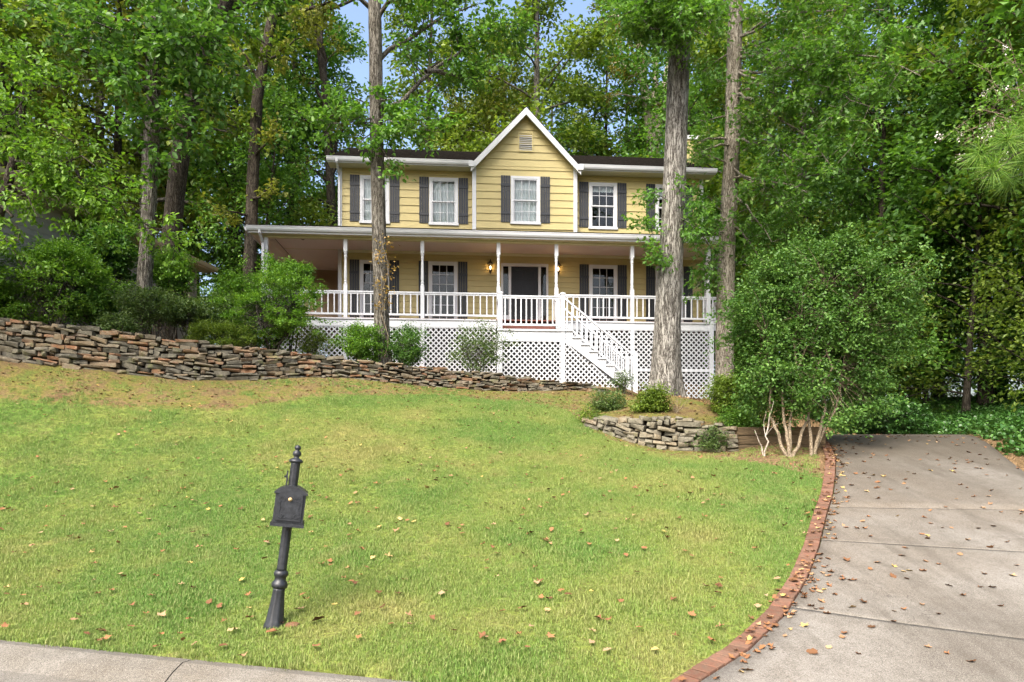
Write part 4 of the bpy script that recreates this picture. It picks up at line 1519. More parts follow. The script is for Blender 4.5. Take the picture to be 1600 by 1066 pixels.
M_STONE = stone_mat('field_stone', [(0.0, (0.045, 0.043, 0.037)), (0.2, (0.115, 0.102, 0.078)), (0.38, (0.065, 0.061, 0.046)), (0.56, (0.19, 0.14, 0.085)), (0.70, (0.08, 0.074, 0.058)), (0.87, (0.19, 0.088, 0.042)), (1.0, (0.14, 0.112, 0.07))], 0.42)
M_STONE2 = stone_mat('pale_field_stone', [(0.0, (0.09, 0.083, 0.064)), (0.3, (0.165, 0.148, 0.11)), (0.6, (0.12, 0.11, 0.083)), (0.85, (0.20, 0.165, 0.11)), (1.0, (0.15, 0.11, 0.07))], 0.55)
M_EARTH = paint('dark_earth', (0.035, 0.027, 0.018), 0.95, 0.3, 0.2)


def stone_template(seed, lo=0.3, hi=0.95, mat=None):
    g = np.random.default_rng(seed)
    bm = bmesh.new()
    ends = g.uniform(lo, hi, 2)
    for sx in (-1, 1):
        for sy in (-1, 1):
            for sz in (-1, 1):
                k = g.uniform(0.55, 1.0, 3)
                e_ = ends[0] if sx < 0 else ends[1]
                bm.verts.new((0.5 * sx * (0.75 + 0.25 * k[0]), 0.5 * sy * k[1], 0.5 * sz * e_ * (0.6 + 0.4 * k[2])))
    for i in range(7):
        a = g.normal(0, 1, 3)
        a /= np.max(np.abs(a)) ** 0.8 * np.linalg.norm(a) ** 0.2
        bm.verts.new(tuple(np.clip(a, -1, 1) * 0.52))
    r = bmesh.ops.convex_hull(bm, input=bm.verts)
    junk = [e for e in r['geom_interior'] if isinstance(e, bmesh.types.BMVert)]
    bmesh.ops.delete(bm, geom=junk, context='VERTS')
    bmesh.ops.recalc_face_normals(bm, faces=bm.faces)
    me = bpy.data.meshes.new('stone')
    bm.to_mesh(me); bm.free()
    me.materials.append(mat or M_STONE)
    return me


STONES = [stone_template(100 + i, 0.45, 1.0) for i in range(18)]
STONES2 = [stone_template(140 + i, 0.6, 1.0, M_STONE2) for i in range(14)]


def stone_wall(name, label, base, top, depth, tmin, tmax, lmin, lmax, seed, limit=300, batter=0.10, stones=None, grade=None):
    stones = stones or STONES
    grade = grade or (lambda f: 1.0)
    g = np.random.default_rng(seed)
    b = np.array([tuple(p) for p in base]); tp = np.array([tuple(p) for p in top])
    s = np.concatenate([[0], np.cumsum(np.linalg.norm(np.diff(b[:, :2], axis=0), axis=1))])
    root = empty(name, tuple(b[len(b) // 2]))
    tag(root, label, 'stone wall')
    o = b[len(b) // 2]

    def at(q):
        x, y = np.interp(q, s, b[:, 0]), np.interp(q, s, b[:, 1])
        e = 0.25
        d = np.array([np.interp(q + e, s, b[:, 0]) - np.interp(q - e, s, b[:, 0]), np.interp(q + e, s, b[:, 1]) - np.interp(q - e, s, b[:, 1])])
        d /= np.linalg.norm(d)
        zb = np.interp(q, s, b[:, 2]); zt = np.interp(q, s, tp[:, 2])
        return np.array([x, y]), d, zb, zt

    items = []
    # courses follow the ground, each stone set with its own thickness
    hmax = max(tp[:, 2] - b[:, 2]) + 0.1
    nc = int(hmax / ((tmin + tmax) / 2 * 0.92)) + 1
    fill = {}
    ds = 0.05
    nq = int(s[-1] / ds) + 1
    height = np.zeros(nq) - 0.05                          # skyline of what is laid so far
    hlim = np.array([at(i * ds)[3] - at(i * ds)[2] for i in range(nq)])
    guard = 0
    while guard < 6000:
        guard += 1
        room = hlim - height
        ok = np.where(room > tmin * 0.45)[0]
        if len(ok) == 0: break
        i0 = ok[np.argmin(height[ok] + g.uniform(0, 0.02, len(ok)))]
        gk = grade(i0 / nq)
        L = g.uniform(lmin, lmax) * (0.75 + 0.5 * g.uniform()) * gk
        w = max(2, int(L / ds))
        a = max(0, i0 - int(g.uniform(0, w)))
        e = min(nq, a + w)
        # grow only over cells near the same level
        lev = height[i0]
        lo = i0
        while lo > a and abs(height[lo - 1] - lev) < 0.05: lo -= 1
        hi = i0 + 1
        while hi < e and abs(height[hi] - lev) < 0.05: hi += 1
        th = g.uniform(tmin, tmax) * gk
        if hi - lo < 3:
            height[lo:hi] = lev + 0.03
            if hi - lo < 2: continue
        zc = float(np.mean(height[lo:hi]))
        th = min(th, max(0.05, float(np.mean(hlim[lo:hi])) - zc + 0.05))
        items.append(((lo + hi) / 2 * ds, (hi - lo) * ds, zc, th))
        height[lo:hi] = zc + th * 0.93
    objs = []
    for q, L, z, th in items:
        p, d, zb, zt = at(q)
        n = np.array([d[1], -d[0]])                       # out of the wall, towards the lawn
        if n[1] > 0: n = -n
        dep = depth * g.uniform(0.7, 1.0)
        out = -dep * 0.5 + 0.10 - batter * z + g.normal(0, 0.025)
        # course tilt follows the ground
        p2, _, zb2, _ = at(q + 0.2)
        p1_, _, zb1, _ = at(q - 0.2)
        tilt = math.atan2(zb2 - zb1, 0.4)
        c = np.array([p[0] + n[0] * out, p[1] + n[1] * out, zb + z + th / 2])
        objs.append((c, math.atan2(d[1], d[0]), tilt, (L * 1.0, dep, th * 1.06), g.integers(0, len(stones)), L * th / p[1] ** 2))
    order = np.argsort([-q[5] for q in objs])
    rest = []
    for k, i in enumerate(order):
        c, rz, tilt, sc_, ti, _ = objs[i]
        eul = (g.normal(0, 0.09), -tilt + g.normal(0, 0.085), rz + g.normal(0, 0.13) + (math.pi if g.uniform() < 0.5 else 0) * 0)
        if k < limit:
            ob = bpy.data.objects.new('stone', stones[ti])
            link(ob, root)
            ob.location = tuple(c - o); ob.rotation_euler = eul; ob.scale = sc_
        else:
            rest.append((c - o, eul, sc_, ti))
    if rest:
        V, F, rn, bse = [], [], [], 0
        for c, eul, sc_, ti in rest:
            M = Matrix.LocRotScale(Vector(c), __import__('mathutils').Euler(eul), Vector(sc_))
            me = stones[ti]
            r_ = g.uniform()
            for vv in me.vertices:
                V.append(tuple(M @ vv.co)); rn.append(r_)
            for pl_ in me.polygons:
                F.append([i + bse for i in pl_.vertices])
            bse += len(me.vertices)
        me = bpy.data.meshes.new('small_stones')
        me.from_pydata(V, [], F)
        a_ = me.attributes.new('rnd', 'FLOAT', 'POINT'); a_.data.foreach_set('value', np.array(rn, np.float32))
        me.materials.append(stones[0].materials[0])
        so = link(bpy.data.objects.new('small_stones', me), root); so['kind'] = 'stuff'
    # packed earth core behind the face
    V, F = [], []
    qs = np.linspace(0, s[-1], 60)
    for q in qs:
        p, d, zb, zt = at(q)
        n = np.array([d[1], -d[0]])
        if n[1] > 0: n = -n
        f0 = p + n * -0.02; f1 = p - n * (0.10 + batter * (zt - zb)); f2 = p - n * (0.5 + batter)
        V += [(f0[0] - o[0], f0[1] - o[1], zb - 0.2 - o[2]), (f1[0] - o[0], f1[1] - o[1], zt - 0.05 - o[2]), (f2[0] - o[0], f2[1] - o[1], zt - 0.05 - o[2]), (f2[0] - o[0], f2[1] - o[1], zb - 0.2 - o[2])]
    for i in range(len(qs) - 1):
        k = i * 4
        F += [(k, k + 4, k + 5, k + 1), (k + 1, k + 5, k + 6, k + 2), (k + 2, k + 6, k + 7, k + 3)]
    link(bpy.data.objects.new('earth_core', np_mesh('earth_core', V, np.array(F), M_EARTH)), root)
    return len(items)


w1L = [Vector((-13.0, 14.6, 3.62))] + w1b; w1T = [Vector((-13.0, 14.6, 4.55))] + w1t
nA = stone_wall('stone_wall', 'long dry-stacked fieldstone retaining wall between the lawn and the porch shrubs', w1L[1:], w1T[1:], 0.34, 0.055, 0.125, 0.22, 0.62, 5, 300, grade=lambda f: 1.3 - 0.55 * min(1, f * 1.6))
nB = stone_wall('stone_wall', 'short low stone wall below the big oak, ending at the timbers', w2b, w2t, 0.34, 0.06, 0.125, 0.16, 0.46, 9, 300, stones=STONES2)
print('stones', nA, nB)

# timber retaining wall
t = NT('landscape_timber')
v = t.coord('Object', (0.7, 6, 6))
oi = t.n('ShaderNodeObjectInfo')
n1 = t.noise(v, 6, 5, 0.7)
c = t.ramp(n1, [(0.3, (0.05, 0.035, 0.02)), (0.55, (0.16, 0.11, 0.062)), (0.75, (0.25, 0.19, 0.115))])
c = t.mix(t_mul(t, oi.outputs['Random'], 0.5), c, (0.09, 0.075, 0.05))
M_TIMB = t.done(t.pbr(c, 0.9, 0.15, 0, t.bump(n1, 0.6, 0.02)))
tw0, tw1 = twb[0], twb[1]
tv = Vector((tw1.x - tw0.x, tw1.y - tw0.y, 0)); TL = tv.length
tim = empty('timber_wall', (tw0.x, tw0.y, 0), math.atan2(tv.y, tv.x))
tag(tim, 'low retaining wall of stacked brown timbers beside the driveway', 'timber wall')
ztop = 2.02
for k in range(5):
    z1_ = ztop - 0.165 * k
    a0 = 0.0 if k % 2 == 0 else 0.2
    cut = TL * (0.55 if k % 2 == 0 else 0.42)
    for a, b in ((a0 - 0.1, cut - 0.006), (cut + 0.006, TL)):
        o = MB().box(a, b, -0.01 + 0.015 * k * -1 + random.uniform(-0.01, 0.01), 0.16, z1_ - 0.158, z1_).build('timber', M_TIMB, tim)
        bv = o.modifiers.new('bevel', 'BEVEL'); bv.width = 0.012; bv.segments = 1
for x in (TL * 0.3, TL * 0.8):
    MB().box(x - 0.075, x + 0.075, 0.17, 1.0, ztop - 0.33 + 0.004, ztop - 0.17).build('deadman', M_TIMB, tim)

# ------------------------------------------------------------------ mailbox
mbx = P(428, 998, 5.65)
mail = empty('mailbox', (mbx.x, mbx.y, h1(mbx.x, mbx.y) - 0.01), R(-4))
mail.rotation_euler = (R(-1.5), R(7.2), R(16))
tag(mail, 'black ornate cast mailbox on a leaning fluted post', 'mailbox')
t = NT('mailbox_black')
v = t.coord('Object')
M_MB = t.done(t.pbr(t.ramp(t.noise(v, 25, 4, 0.7), [(0.35, (0.010, 0.011, 0.013)), (0.7, (0.028, 0.031, 0.036))]), 0.42, 0.5, 0, t.bump(t.noise(v, 120, 2), 0.15, 0.004)))
M_BRASS = paint('brass_knob', (0.5, 0.36, 0.17), 0.35, 0.1, 0.0)


def fluted(prof, n=32, flutes=8, depth=0.06):
    vs, fs = [], []
    for r, z, fl in prof:
        for k in range(n):
            a = 2 * math.pi * k / n
            q = r * (1 - depth * fl * (0.5 + 0.5 * math.cos(flutes * a)))
            vs.append((q * math.cos(a), q * math.sin(a), z))
    for i in range(len(prof) - 1):
        for k in range(n):
            k2 = (k + 1) % n
            fs.append((i * n + k, i * n + k2, (i + 1) * n + k2, (i + 1) * n + k))
    fs.append(tuple(range(n))[::-1]); fs.append(tuple((len(prof) - 1) * n + k for k in range(n)))
    return MB().add(vs, fs)


fluted([(0.088, -0.05, 0), (0.086, 0.02, 0.4), (0.076, 0.06, 1.6), (0.060, 0.2, 1.6), (0.050, 0.31, 1.6), (0.050, 0.325, 0)]).build('post_base', M_MB, mail, smooth=True)
MB().lathe([(0.05, 0.325), (0.062, 0.335), (0.066, 0.36), (0.058, 0.378), (0.046, 0.39), (0.046, 0.42), (0.056, 0.43), (0.060, 0.45), (0.052, 0.468), (0.042, 0.475)], n=20).build('collar', M_MB, mail, smooth=True)
fluted([(0.042, 0.47, 0), (0.042, 0.49, 1.3), (0.040, 1.36, 1.3), (0.040, 1.375, 0)]).build('post_shaft', M_MB, mail, smooth=True)
MB().lathe([(0.042, 1.37), (0.056, 1.378), (0.058, 1.39), (0.045, 1.402), (0.026, 1.412), (0.018, 1.42), (0.03, 1.432), (0.036, 1.45), (0.028, 1.468), (0.015, 1.477), (0.024, 1.487), (0.027, 1.5), (0.018, 1.518), (0.0, 1.524)], n=18).build('finial', M_MB, mail, smooth=True)
# the box: arched top, extruded away from the road
BW, B0, B1 = 0.118, 0.88, 1.125


def arch(w, z0, z1, rise, n=10):
    pts = [(-w, z0), (w, z0), (w, z1)]
    for i in range(1, n):
        a = i / n
        x = w - 2 * w * a
        pts.append((x, z1 + rise * (1 - (x / w) ** 2)))
    pts.append((-w, z1))
    return pts


MB().prism(arch(BW, B0, B1, 0.05), 'y', -0.17, 0.25).build('box', M_MB, mail)
MB().prism([(x, z) for x, z in arch(BW + 0.012, B1 - 0.01, B1 + 0.004, 0.055)], 'y', -0.185, 0.255).build('lid_roof', M_MB, mail)
MB().box(-BW - 0.014, BW + 0.014, -0.19, 0.26, B0 - 0.03, B0 - 0.002).build('base_plate', M_MB, mail)
door = MB().prism(arch(BW - 0.02, B0 + 0.02, B1 - 0.02, 0.035), 'y', -0.186, -0.171).build('box_door', M_MB, mail)
sw = MB()
for sx in (-1, 1):
    for sz in (-1, 1):
        cx_, cz_ = sx * 0.058, 1.005 + sz * 0.062
        for k in range(14):
            a0 = k / 14 * 5.2; a1 = (k + 1) / 14 * 5.2
            r0_, r1_ = 0.028 * (1 - k / 18), 0.028 * (1 - (k + 1) / 18)
            sw.bar((cx_ + sx * r0_ * math.cos(a0), -0.188, cz_ + sz * r0_ * math.sin(a0)), (cx_ + sx * r1_ * math.cos(a1), -0.188, cz_ + sz * r1_ * math.sin(a1)), 0.006, 0.006, (0, 1, 0))
    for k in range(8):
        z0_ = 0.95 + k * 0.014
        sw.bar((sx * (0.074 + 0.006 * math.sin(k * 1.3)), -0.188, z0_), (sx * (0.074 + 0.006 * math.sin((k + 1) * 1.3)), -0.188, z0_ + 0.014), 0.006, 0.006, (0, 1, 0))
for sz in (-1, 1):
    for k in range(8):
        x0_ = -0.04 + k * 0.01
        sw.bar((x0_, -0.188, 1.005 + sz * (0.08 + 0.005 * math.cos(k * 1.2))), (x0_ + 0.01, -0.188, 1.005 + sz * (0.08 + 0.005 * math.cos((k + 1) * 1.2))), 0.006, 0.006, (0, 1, 0))
sw.build('scrollwork', M_MB, door)
kn = MB().lathe([(0.008, 0), (0.008, 0.012), (0.015, 0.016), (0.016, 0.024), (0.0, 0.032)], n=12).build('knob', M_BRASS, door, smooth=True)
kn.location = (0.0, -0.186, 1.075); kn.rotation_euler = (R(90), 0, 0)
flg = MB()
for k in range(16):
    a0, a1 = k * 0.36, (k + 1) * 0.36
    flg.bar((-0.062 + 0.018 * math.cos(a0) * (1 - k / 30), -0.02, 1.215 + k * 0.004 + 0.018 * math.sin(a0)), (-0.062 + 0.018 * math.cos(a1) * (1 - (k + 1) / 30), -0.02, 1.215 + (k + 1) * 0.004 + 0.018 * math.sin(a1)), 0.012, 0.012, (0, 1, 0))
flg.bar((-0.05, -0.02, 1.17), (-0.055, -0.02, 1.30), 0.012, 0.014, (0, 1, 0))
flg.build('flag', M_MB, mail)

# ------------------------------------------------------------------ neighbour's house behind the shrubs on the left
t0_, t1_ = Vector((-12.55, 16.2, 0)), Vector((-11.55, 24.9, 0))
nd = (t1_ - t0_); NL = nd.length
nb = empty('neighbour_house', (t0_.x, t0_.y, 4.3), math.atan2(nd.y, nd.x))
tag(nb, 'grey clapboard neighbouring house half hidden behind shrubs at the left edge', 'house')
M_NB = paint('grey_siding', (0.30, 0.285, 0.25), 0.6, 0.1, 0.15)
M_NBW = paint('cream_trim', (0.52, 0.46, 0.33), 0.5, 0.08, 0.1)
M_NBR = M_ROOF
ZN = 3.72
MB().add([(-4, 0.02, -1.5), (NL, 0.02, -1.5), (NL, 0.02, ZN), (-4, 0.02, ZN), (NL, 7, -1.5), (NL, 7, ZN)], [(0, 1, 2, 3), (1, 4, 5, 2)]).build('wall', M_NB, nb, fixn=False)
nwall = nb.children[0]
wz0, wz1, wu0, wu1 = 2.05, 3.45, 6.6, 8.35
z = -0.4
while z < ZN - 0.02:
    zb = min(z + 0.175, ZN)
    for a, b in (((-4, NL - 0.1),) if zb < wz0 or z > wz1 else ((-4, wu0 + 0.05), (wu1 - 0.05, NL - 0.1))):
        m = MB()
        m.add([(a, -0.02, z), (b, -0.02, z), (b, -0.005, zb + 0.012), (a, -0.005, zb + 0.012), (a, 0.015, z), (b, 0.015, z), (b, 0.015, zb + 0.012), (a, 0.015, zb + 0.012)],
              [(0, 1, 2, 3), (0, 4, 5, 1), (1, 5, 6, 2), (2, 6, 7, 3), (3, 7, 4, 0), (4, 7, 6, 5)])
        m.build('siding_board', M_NB, nwall)
    z += 0.175
MB().box(NL - 0.1, NL + 0.02, -0.05, 0.06, -0.5, ZN).build('corner_board', M_NB, nb)
wn_ = empty('window', ((wu0 + wu1) / 2, 0, wz0)); wn_.parent = nb
hw, hh = (wu1 - wu0) / 2, wz1 - wz0
mm = MB()
mm.box(-hw, -hw + 0.11, -0.06, 0.0, 0, hh).box(hw - 0.11, hw, -0.06, 0.0, 0, hh).box(-0.06, 0.06, -0.058, 0, 0, hh).box(-hw + 0.11, hw - 0.11, -0.056, 0, hh - 0.1, hh).box(-hw, hw, -0.07, 0.0, -0.06, 0.05).box(-hw + 0.11, hw - 0.11, -0.045, 0, hh * 0.5 - 0.03, hh * 0.5 + 0.03)
mm.build('frame', M_NBW, wn_)
for a, b in ((-hw + 0.11, -0.06), (0.06, hw - 0.11)):
    for c, d in ((0.05, hh * 0.5 - 0.03), (hh * 0.5 + 0.03, hh - 0.1)):
        MB().box(a, b, -0.02, -0.014, c, d).build('pane', M_GLASS, wn_)
        MB().box(a, b, -0.008, -0.004, c, d).build('shade', M_BLACKM, wn_)
MB().box(-4.5, NL + 0.45, -0.5, -0.47, ZN - 0.02, ZN + 0.17).build('fascia', M_NBW, nb)
MB().box(-4.5, NL + 0.45, -0.47, 0.0, ZN - 0.005, ZN + 0.012).build('soffit', M_NBW, nb)
MB().prism([(a - 0.5, ZN + 0.02 + b) for a, b in GUT], 'x', -4.5, NL + 0.5).build('gutter', M_NBW, nb)
m = MB(); roof_slope(m, (-4.5, -0.52, ZN + 0.16), (NL + 0.45, -0.52, ZN + 0.16), (-4.5, 3.5, ZN + 1.9), (NL + 0.45, 3.5, ZN + 1.9), 20)
roof_slope(m, (NL + 0.45, 7.5, ZN + 0.16), (-4.5, 7.5, ZN + 0.16), (NL + 0.45, 3.5, ZN + 1.9), (-4.5, 3.5, ZN + 1.9), 10)
m.build('roof', M_NBR, nb, fixn=False)
MB().bar((4.9, -0.06, -0.3), (4.9, -0.06, ZN), 0.09, 0.07, (0, 1, 0)).build('downspout', M_BLACKM, nb)

# ------------------------------------------------------------------ trees that stand out, placed one by one
def pxpath(pts, Y0, Y1=None):
    """list of (px, py) -> world points, depth running from Y0 to Y1"""
    Y1 = Y0 if Y1 is None else Y1
    n = len(pts)
    return [P(a, b, Y0 + (Y1 - Y0) * i / max(1, n - 1)) for i, (a, b) in enumerate(pts)]


def root_down(pts):
    """carry the first point down into the ground below it"""
    p = pts[0]
    z = h1(p.x, p.y)
    return [Vector((p.x, p.y, z - 0.15))] + [q for q in pts if q.z > z + 0.1], Vector((p.x, p.y, z))


def top_limbs(G, pts, rads, z0, z1, n, L, r, **kw):
    """ordinary limbs on the upper trunk, mostly above the picture"""
    pts = np.array([tuple(p) for p in pts])
    for k in range(n):
        z = z0 + (z1 - z0) * (k + 0.5) / n
        x, y = np.interp(z, pts[:, 2], pts[:, 0]), np.interp(z, pts[:, 2], pts[:, 1])
        az = k * 2.4 + G.g.normal(0, 0.3)
        el = G.g.uniform(0.1, 0.7)
        d = (math.cos(az) * math.cos(el), math.sin(az) * math.cos(el), math.sin(el))
        G.bough(G.path((x, y, z), d, L * G.g.uniform(0.7, 1.1), 6, 0.0, 0.14), r, **kw)


BK = dict(dens=2.0, sub=0.4, twig=0.5, tdens=4.0)

# T: oak rising in front of the porch, left of the door
pts, b = root_down(pxpath([(598, 556), (595, 450), (591, 316), (588, 210), (587, 100), (585, -20), (582, -330)], 18.6))
G = Grow(21)
for e in [((588, 190), (505, 205), 18.0), ((588, 215), (655, 225), 17.9), ((587, 170), (530, 150), 17.9), ((586, 205), (560, 235), 17.6), ((588, 225), (610, 255), 17.8), ((587, 150), (640, 180), 18.0), ((587, 180), (690, 210), 18.2), ((588, 200), (470, 190), 18.3), ((588, 190), (540, 190), 17.6), ((587, 170), (615, 150), 17.8), ((587, 190), (630, 205), 17.6)]:
    G.bough(G.towards(P(*e[0], 18.6), P(*e[1], e[2]), 5, 0.06), 0.025, dens=2.6, sub=0.5, twig=0.35, tdens=5)
for e in [((600, 172), (800, 35), 20.5), ((592, 95), (735, 10), 20), ((586, 20), (480, -60), 17), ((586, 40), (690, -90), 17), ((665, 112), (745, 130), 20.2)]:
    G.bough(G.towards(P(*e[0], 18.8), P(*e[1], e[2]), 8, 0.05, 0.015), 0.07, start=0.22, dens=3.4, sub=0.36, twig=0.5, tdens=5.5)
top_limbs(G, pts, None, 15, 19.5, 9, 3.6, 0.07, **BK)
tree('oak_tree', 'slender grey-barked tree rising in front of the porch left of the door', 'tree', b, (pts, [0.225, 0.205, 0.19, 0.185, 0.18, 0.175, 0.12], dict(seed=3, n=30)), M_BARK_MID, L_OAK, G, 13, 0.15, 0.085, LEAF_OVAL)

# T: the big oak at the foot of the stairs
pts, b = root_down(pxpath([(1040, 616), (1042, 518), (1048, 390), (1054, 270), (1060, 120), (1065, 20), (1072, -120), (1085, -420)], 17.0))
G = Grow(22)
for e in [((1062, 60), (1000, 25), 16.2), ((1062, 50), (1110, 20), 16.2), ((1060, 70), (1020, 60), 15.8), ((1064, 40), (1060, 5), 15.6), ((1066, 10), (960, -30), 16), ((1066, 0), (1150, -20), 16), ((1064, 40), (1040, 30), 15.4), ((1064, 30), (1085, 35), 15.5), ((1065, 20), (1010, 0), 15.2), ((1065, 10), (1110, 40), 15.4), ((1062, 50), (1075, 10), 15.0), ((1064, 20), (980, 20), 15.6), ((1066, 0), (1050, -20), 15.2), ((1063, 50), (1020, 45), 15.4)]:
    G.bough(G.towards(P(*e[0], 17), P(*e[1], e[2]), 5, 0.05), 0.04, dens=5.0, sub=0.5, twig=0.4, tdens=6)
for e in [((1058, 340), (1090, 370), 16.4), ((1048, 420), (1000, 350), 16.3), ((1048, 430), (1030, 400), 16.2), ((1056, 300), (1100, 330), 16.3), ((1052, 320), (1012, 300), 16.5)]:
    G.bough(G.towards(P(*e[0], 16.9), P(*e[1], e[2]), 4, 0.06), 0.014, dens=4.5, sub=0.5, twig=0.25, tdens=6)
top_limbs(G, pts, None, 13.5, 20, 12, 5.0, 0.10, **BK)
tree('oak_tree', 'massive furrowed oak trunk at the foot of the white stairs', 'tree', b, (pts, [0.37, 0.325, 0.29, 0.272, 0.262, 0.25, 0.235, 0.16], dict(seed=4, n=48, ridge=0.05, step=0.09, flare=0.32)), M_BARK_OAK, L_OAK, G, 13, 0.15, 0.095, LEAF_OAK)

# T: pale tan trunk beyond the right end of the porch, with long leafy branches
pts, b = root_down(pxpath([(1132, 596), (1133, 480), (1136, 370), (1144, 240), (1147, 100), (1150, 0), (1156, -120), (1166, -380)], 20.2))
G = Grow(23)
for e in [((1152, 60), (1290, -10), 18), ((1150, 75), (1250, 130), 18), ((1148, 110), (1290, 190), 17.5), ((1145, 170), (1235, 260), 18), ((1141, 260), (1225, 330), 18.5),
          ((1140, 280), (1255, 300), 17.5), ((1146, 140), (1340, 90), 16.5), ((1150, 60), (1380, 20), 16.5), ((1148, 110), (1380, 160), 16), ((1150, 90), (1440, 110), 15.5), ((1146, 150), (1310, 260), 17),
          ((1150, 80), (1230, 60), 18.5), ((1147, 150), (1230, 190), 18.5), ((1143, 220), (1240, 240), 18.5), ((1144, 215), (1085, 222), 19.6), ((1143, 225), (1092, 240), 19.4), ((1140, 300), (1210, 380), 19), ((1138, 340), (1195, 420), 19.4), ((1152, 40), (1220, 10), 18.5)]:
    G.bough(G.towards(P(*e[0], 20.2), P(*e[1], e[2]), 6, 0.05, 0.02), 0.045, start=0.38, dens=3.0, sub=0.38, twig=0.45, tdens=5.0)
for e in [((1138, 340), (1088, 300), 19.6), ((1138, 360), (1085, 385), 19.4), ((1137, 400), (1092, 450), 19.5), ((1141, 260), (1088, 235), 19.8), ((1138, 350), (1100, 345), 19.3), ((1145, 180), (1100, 190), 20.0), ((1150, 80), (1100, 110), 20.4), ((1152, 40), (1100, 20), 19.5), ((1137, 400), (1100, 415), 19.2), ((1136, 420), (1078, 345), 19.2)]:
    G.bough(G.towards(P(*e[0], 20.2), P(*e[1], e[2]), 5, 0.05, 0.02), 0.03, start=0.4, dens=3.8, sub=0.5, twig=0.35, tdens=6)
top_limbs(G, pts, None, 15, 22, 11, 4.5, 0.08, **BK)
tree('oak_tree', 'straight tan trunk with leafy low branches beyond the right porch corner', 'tree', b, (pts, [0.285, 0.27, 0.255, 0.235, 0.218, 0.208, 0.19, 0.13], dict(seed=5, n=34, ridge=0.035)), M_BARK_TAN, L_OAK, G, 12, 0.16, 0.10, LEAF_OAK)

# T: pale trunk and its dark twin on the left
pts, b = root_down(pxpath([(222, 505), (229, 400), (234, 300), (239, 200), (241, 120), (243, 20), (246, -260)], 17.6))
G = Grow(24)
for e in [((240, 150), (170, 90), 16.5), ((240, 140), (300, 100), 16.5), ((241, 120), (210, 40), 16.2), ((240, 190), (290, 190), 16.6), ((241, 100), (330, 60), 16), ((238, 210), (190, 180), 16.4), ((242, 80), (130, 30), 16), ((238, 240), (255, 255), 16.6), ((240, 170), (350, 150), 16.8), ((241, 60), (260, 10), 16), ((241, 90), (90, 60), 16.4), ((240, 130), (120, 130), 16.6), ((240, 110), (390, 100), 17), ((239, 200), (330, 230), 17), ((242, 40), (40, 10), 16.5), ((241, 60), (380, 20), 17), ((240, 160), (200, 130), 15.8), ((241, 100), (280, 60), 15.8)]:
    G.bough(G.towards(P(*e[0], 17.6), P(*e[1], e[2]), 5, 0.06), 0.035, dens=3.0, sub=0.42, twig=0.5, tdens=5.0)
top_limbs(G, pts, None, 13, 18, 9, 3.6, 0.07, **BK)
tree('oak_tree', 'pale grey trunk leaning slightly, behind the left stone wall', 'tree', b, (pts, [0.21, 0.185, 0.175, 0.17, 0.16, 0.15, 0.1], dict(seed=6, n=28)), M_BARK_MID, L_DEEP, G, 12, 0.17, 0.10, LEAF_OVAL)
pts, b = root_down(pxpath([(258, 470), (266, 400), (274, 300), (288, 200), (312, 110), (348, 15), (400, -120), (430, -330)], 19.3))
G = Grow(25)
for e in [((300, 150), (400, 110), 19), ((340, 40), (420, 70), 19.5), ((295, 170), (370, 200), 18.8), ((330, 60), (300, 20), 18.5), ((345, 20), (450, 10), 20)]:
    G.bough(G.towards(P(*e[0], 19.3), P(*e[1], e[2]), 6, 0.05), 0.05, **BK)
top_limbs(G, pts, None, 15, 20, 8, 3.6, 0.07, **BK)
tree('oak_tree', 'dark leaning trunk directly behind the pale left trunk', 'tree', b, (pts, [0.28, 0.26, 0.25, 0.24, 0.23, 0.21, 0.17, 0.1], dict(seed=7, n=24)), M_BARK_DARK, L_FOREST, G, 12, 0.17, 0.10, LEAF_OVAL)

# T: dark trunk just left of the porch roof, forking high
pts, b = root_down(pxpath([(388, 470), (392, 380), (396, 260), (402, 150), (412, 90), (430, 10), (445, -150), (450, -300)], 25.0))
G = Grow(26)
for e in [((404, 130), (362, 55), 24.5), ((396, 250), (440, 200), 24), ((398, 220), (350, 180), 24), ((394, 320), (430, 290), 24), ((393, 340), (350, 330), 24), ((410, 100), (470, 60), 25)]:
    G.bough(G.towards(P(*e[0], 25), P(*e[1], e[2]), 6, 0.04), 0.06, **BK)
top_limbs(G, pts, None, 17, 23, 9, 4.0, 0.08, **BK)
tree('oak_tree', 'dark tall trunk forking high, left of the porch roof corner', 'tree', b, (pts, [0.26, 0.23, 0.215, 0.205, 0.19, 0.17, 0.13, 0.08], dict(seed=8, n=22)), M_BARK_DARK, L_OLIVE, G, 12, 0.17, 0.10, LEAF_OVAL)

# T: forked tree behind the left roof end
pts, b = root_down(pxpath([(520, 480), (519, 345), (514, 240), (508, 140), (498, 60), (478, -20), (460, -200)], 31.5))
G = Grow(27)
for e in [((508, 140), (512, -20), 31), ((510, 170), (470, 110), 31), ((516, 280), (560, 220), 31), ((516, 290), (470, 250), 30.5), ((517, 320), (480, 310), 30.5), ((514, 250), (545, 180), 31), ((512, 200), (450, 180), 30)]:
    G.bough(G.towards(P(*e[0], 31.5), P(*e[1], e[2]), 7, 0.04), 0.10, dens=1.6, sub=0.36, twig=0.6, tdens=3)
top_limbs(G, pts, None, 21, 27, 8, 4.0, 0.09, **BK)
tree('oak_tree', 'forked dark tree seen above the left end of the upper roof', 'tree', b, (pts, [0.25, 0.22, 0.2, 0.19, 0.16, 0.13, 0.08], dict(seed=9, n=18)), M_BARK_DARK, L_OLIVE, G, 12, 0.19, 0.11, LEAF_SIMPLE)

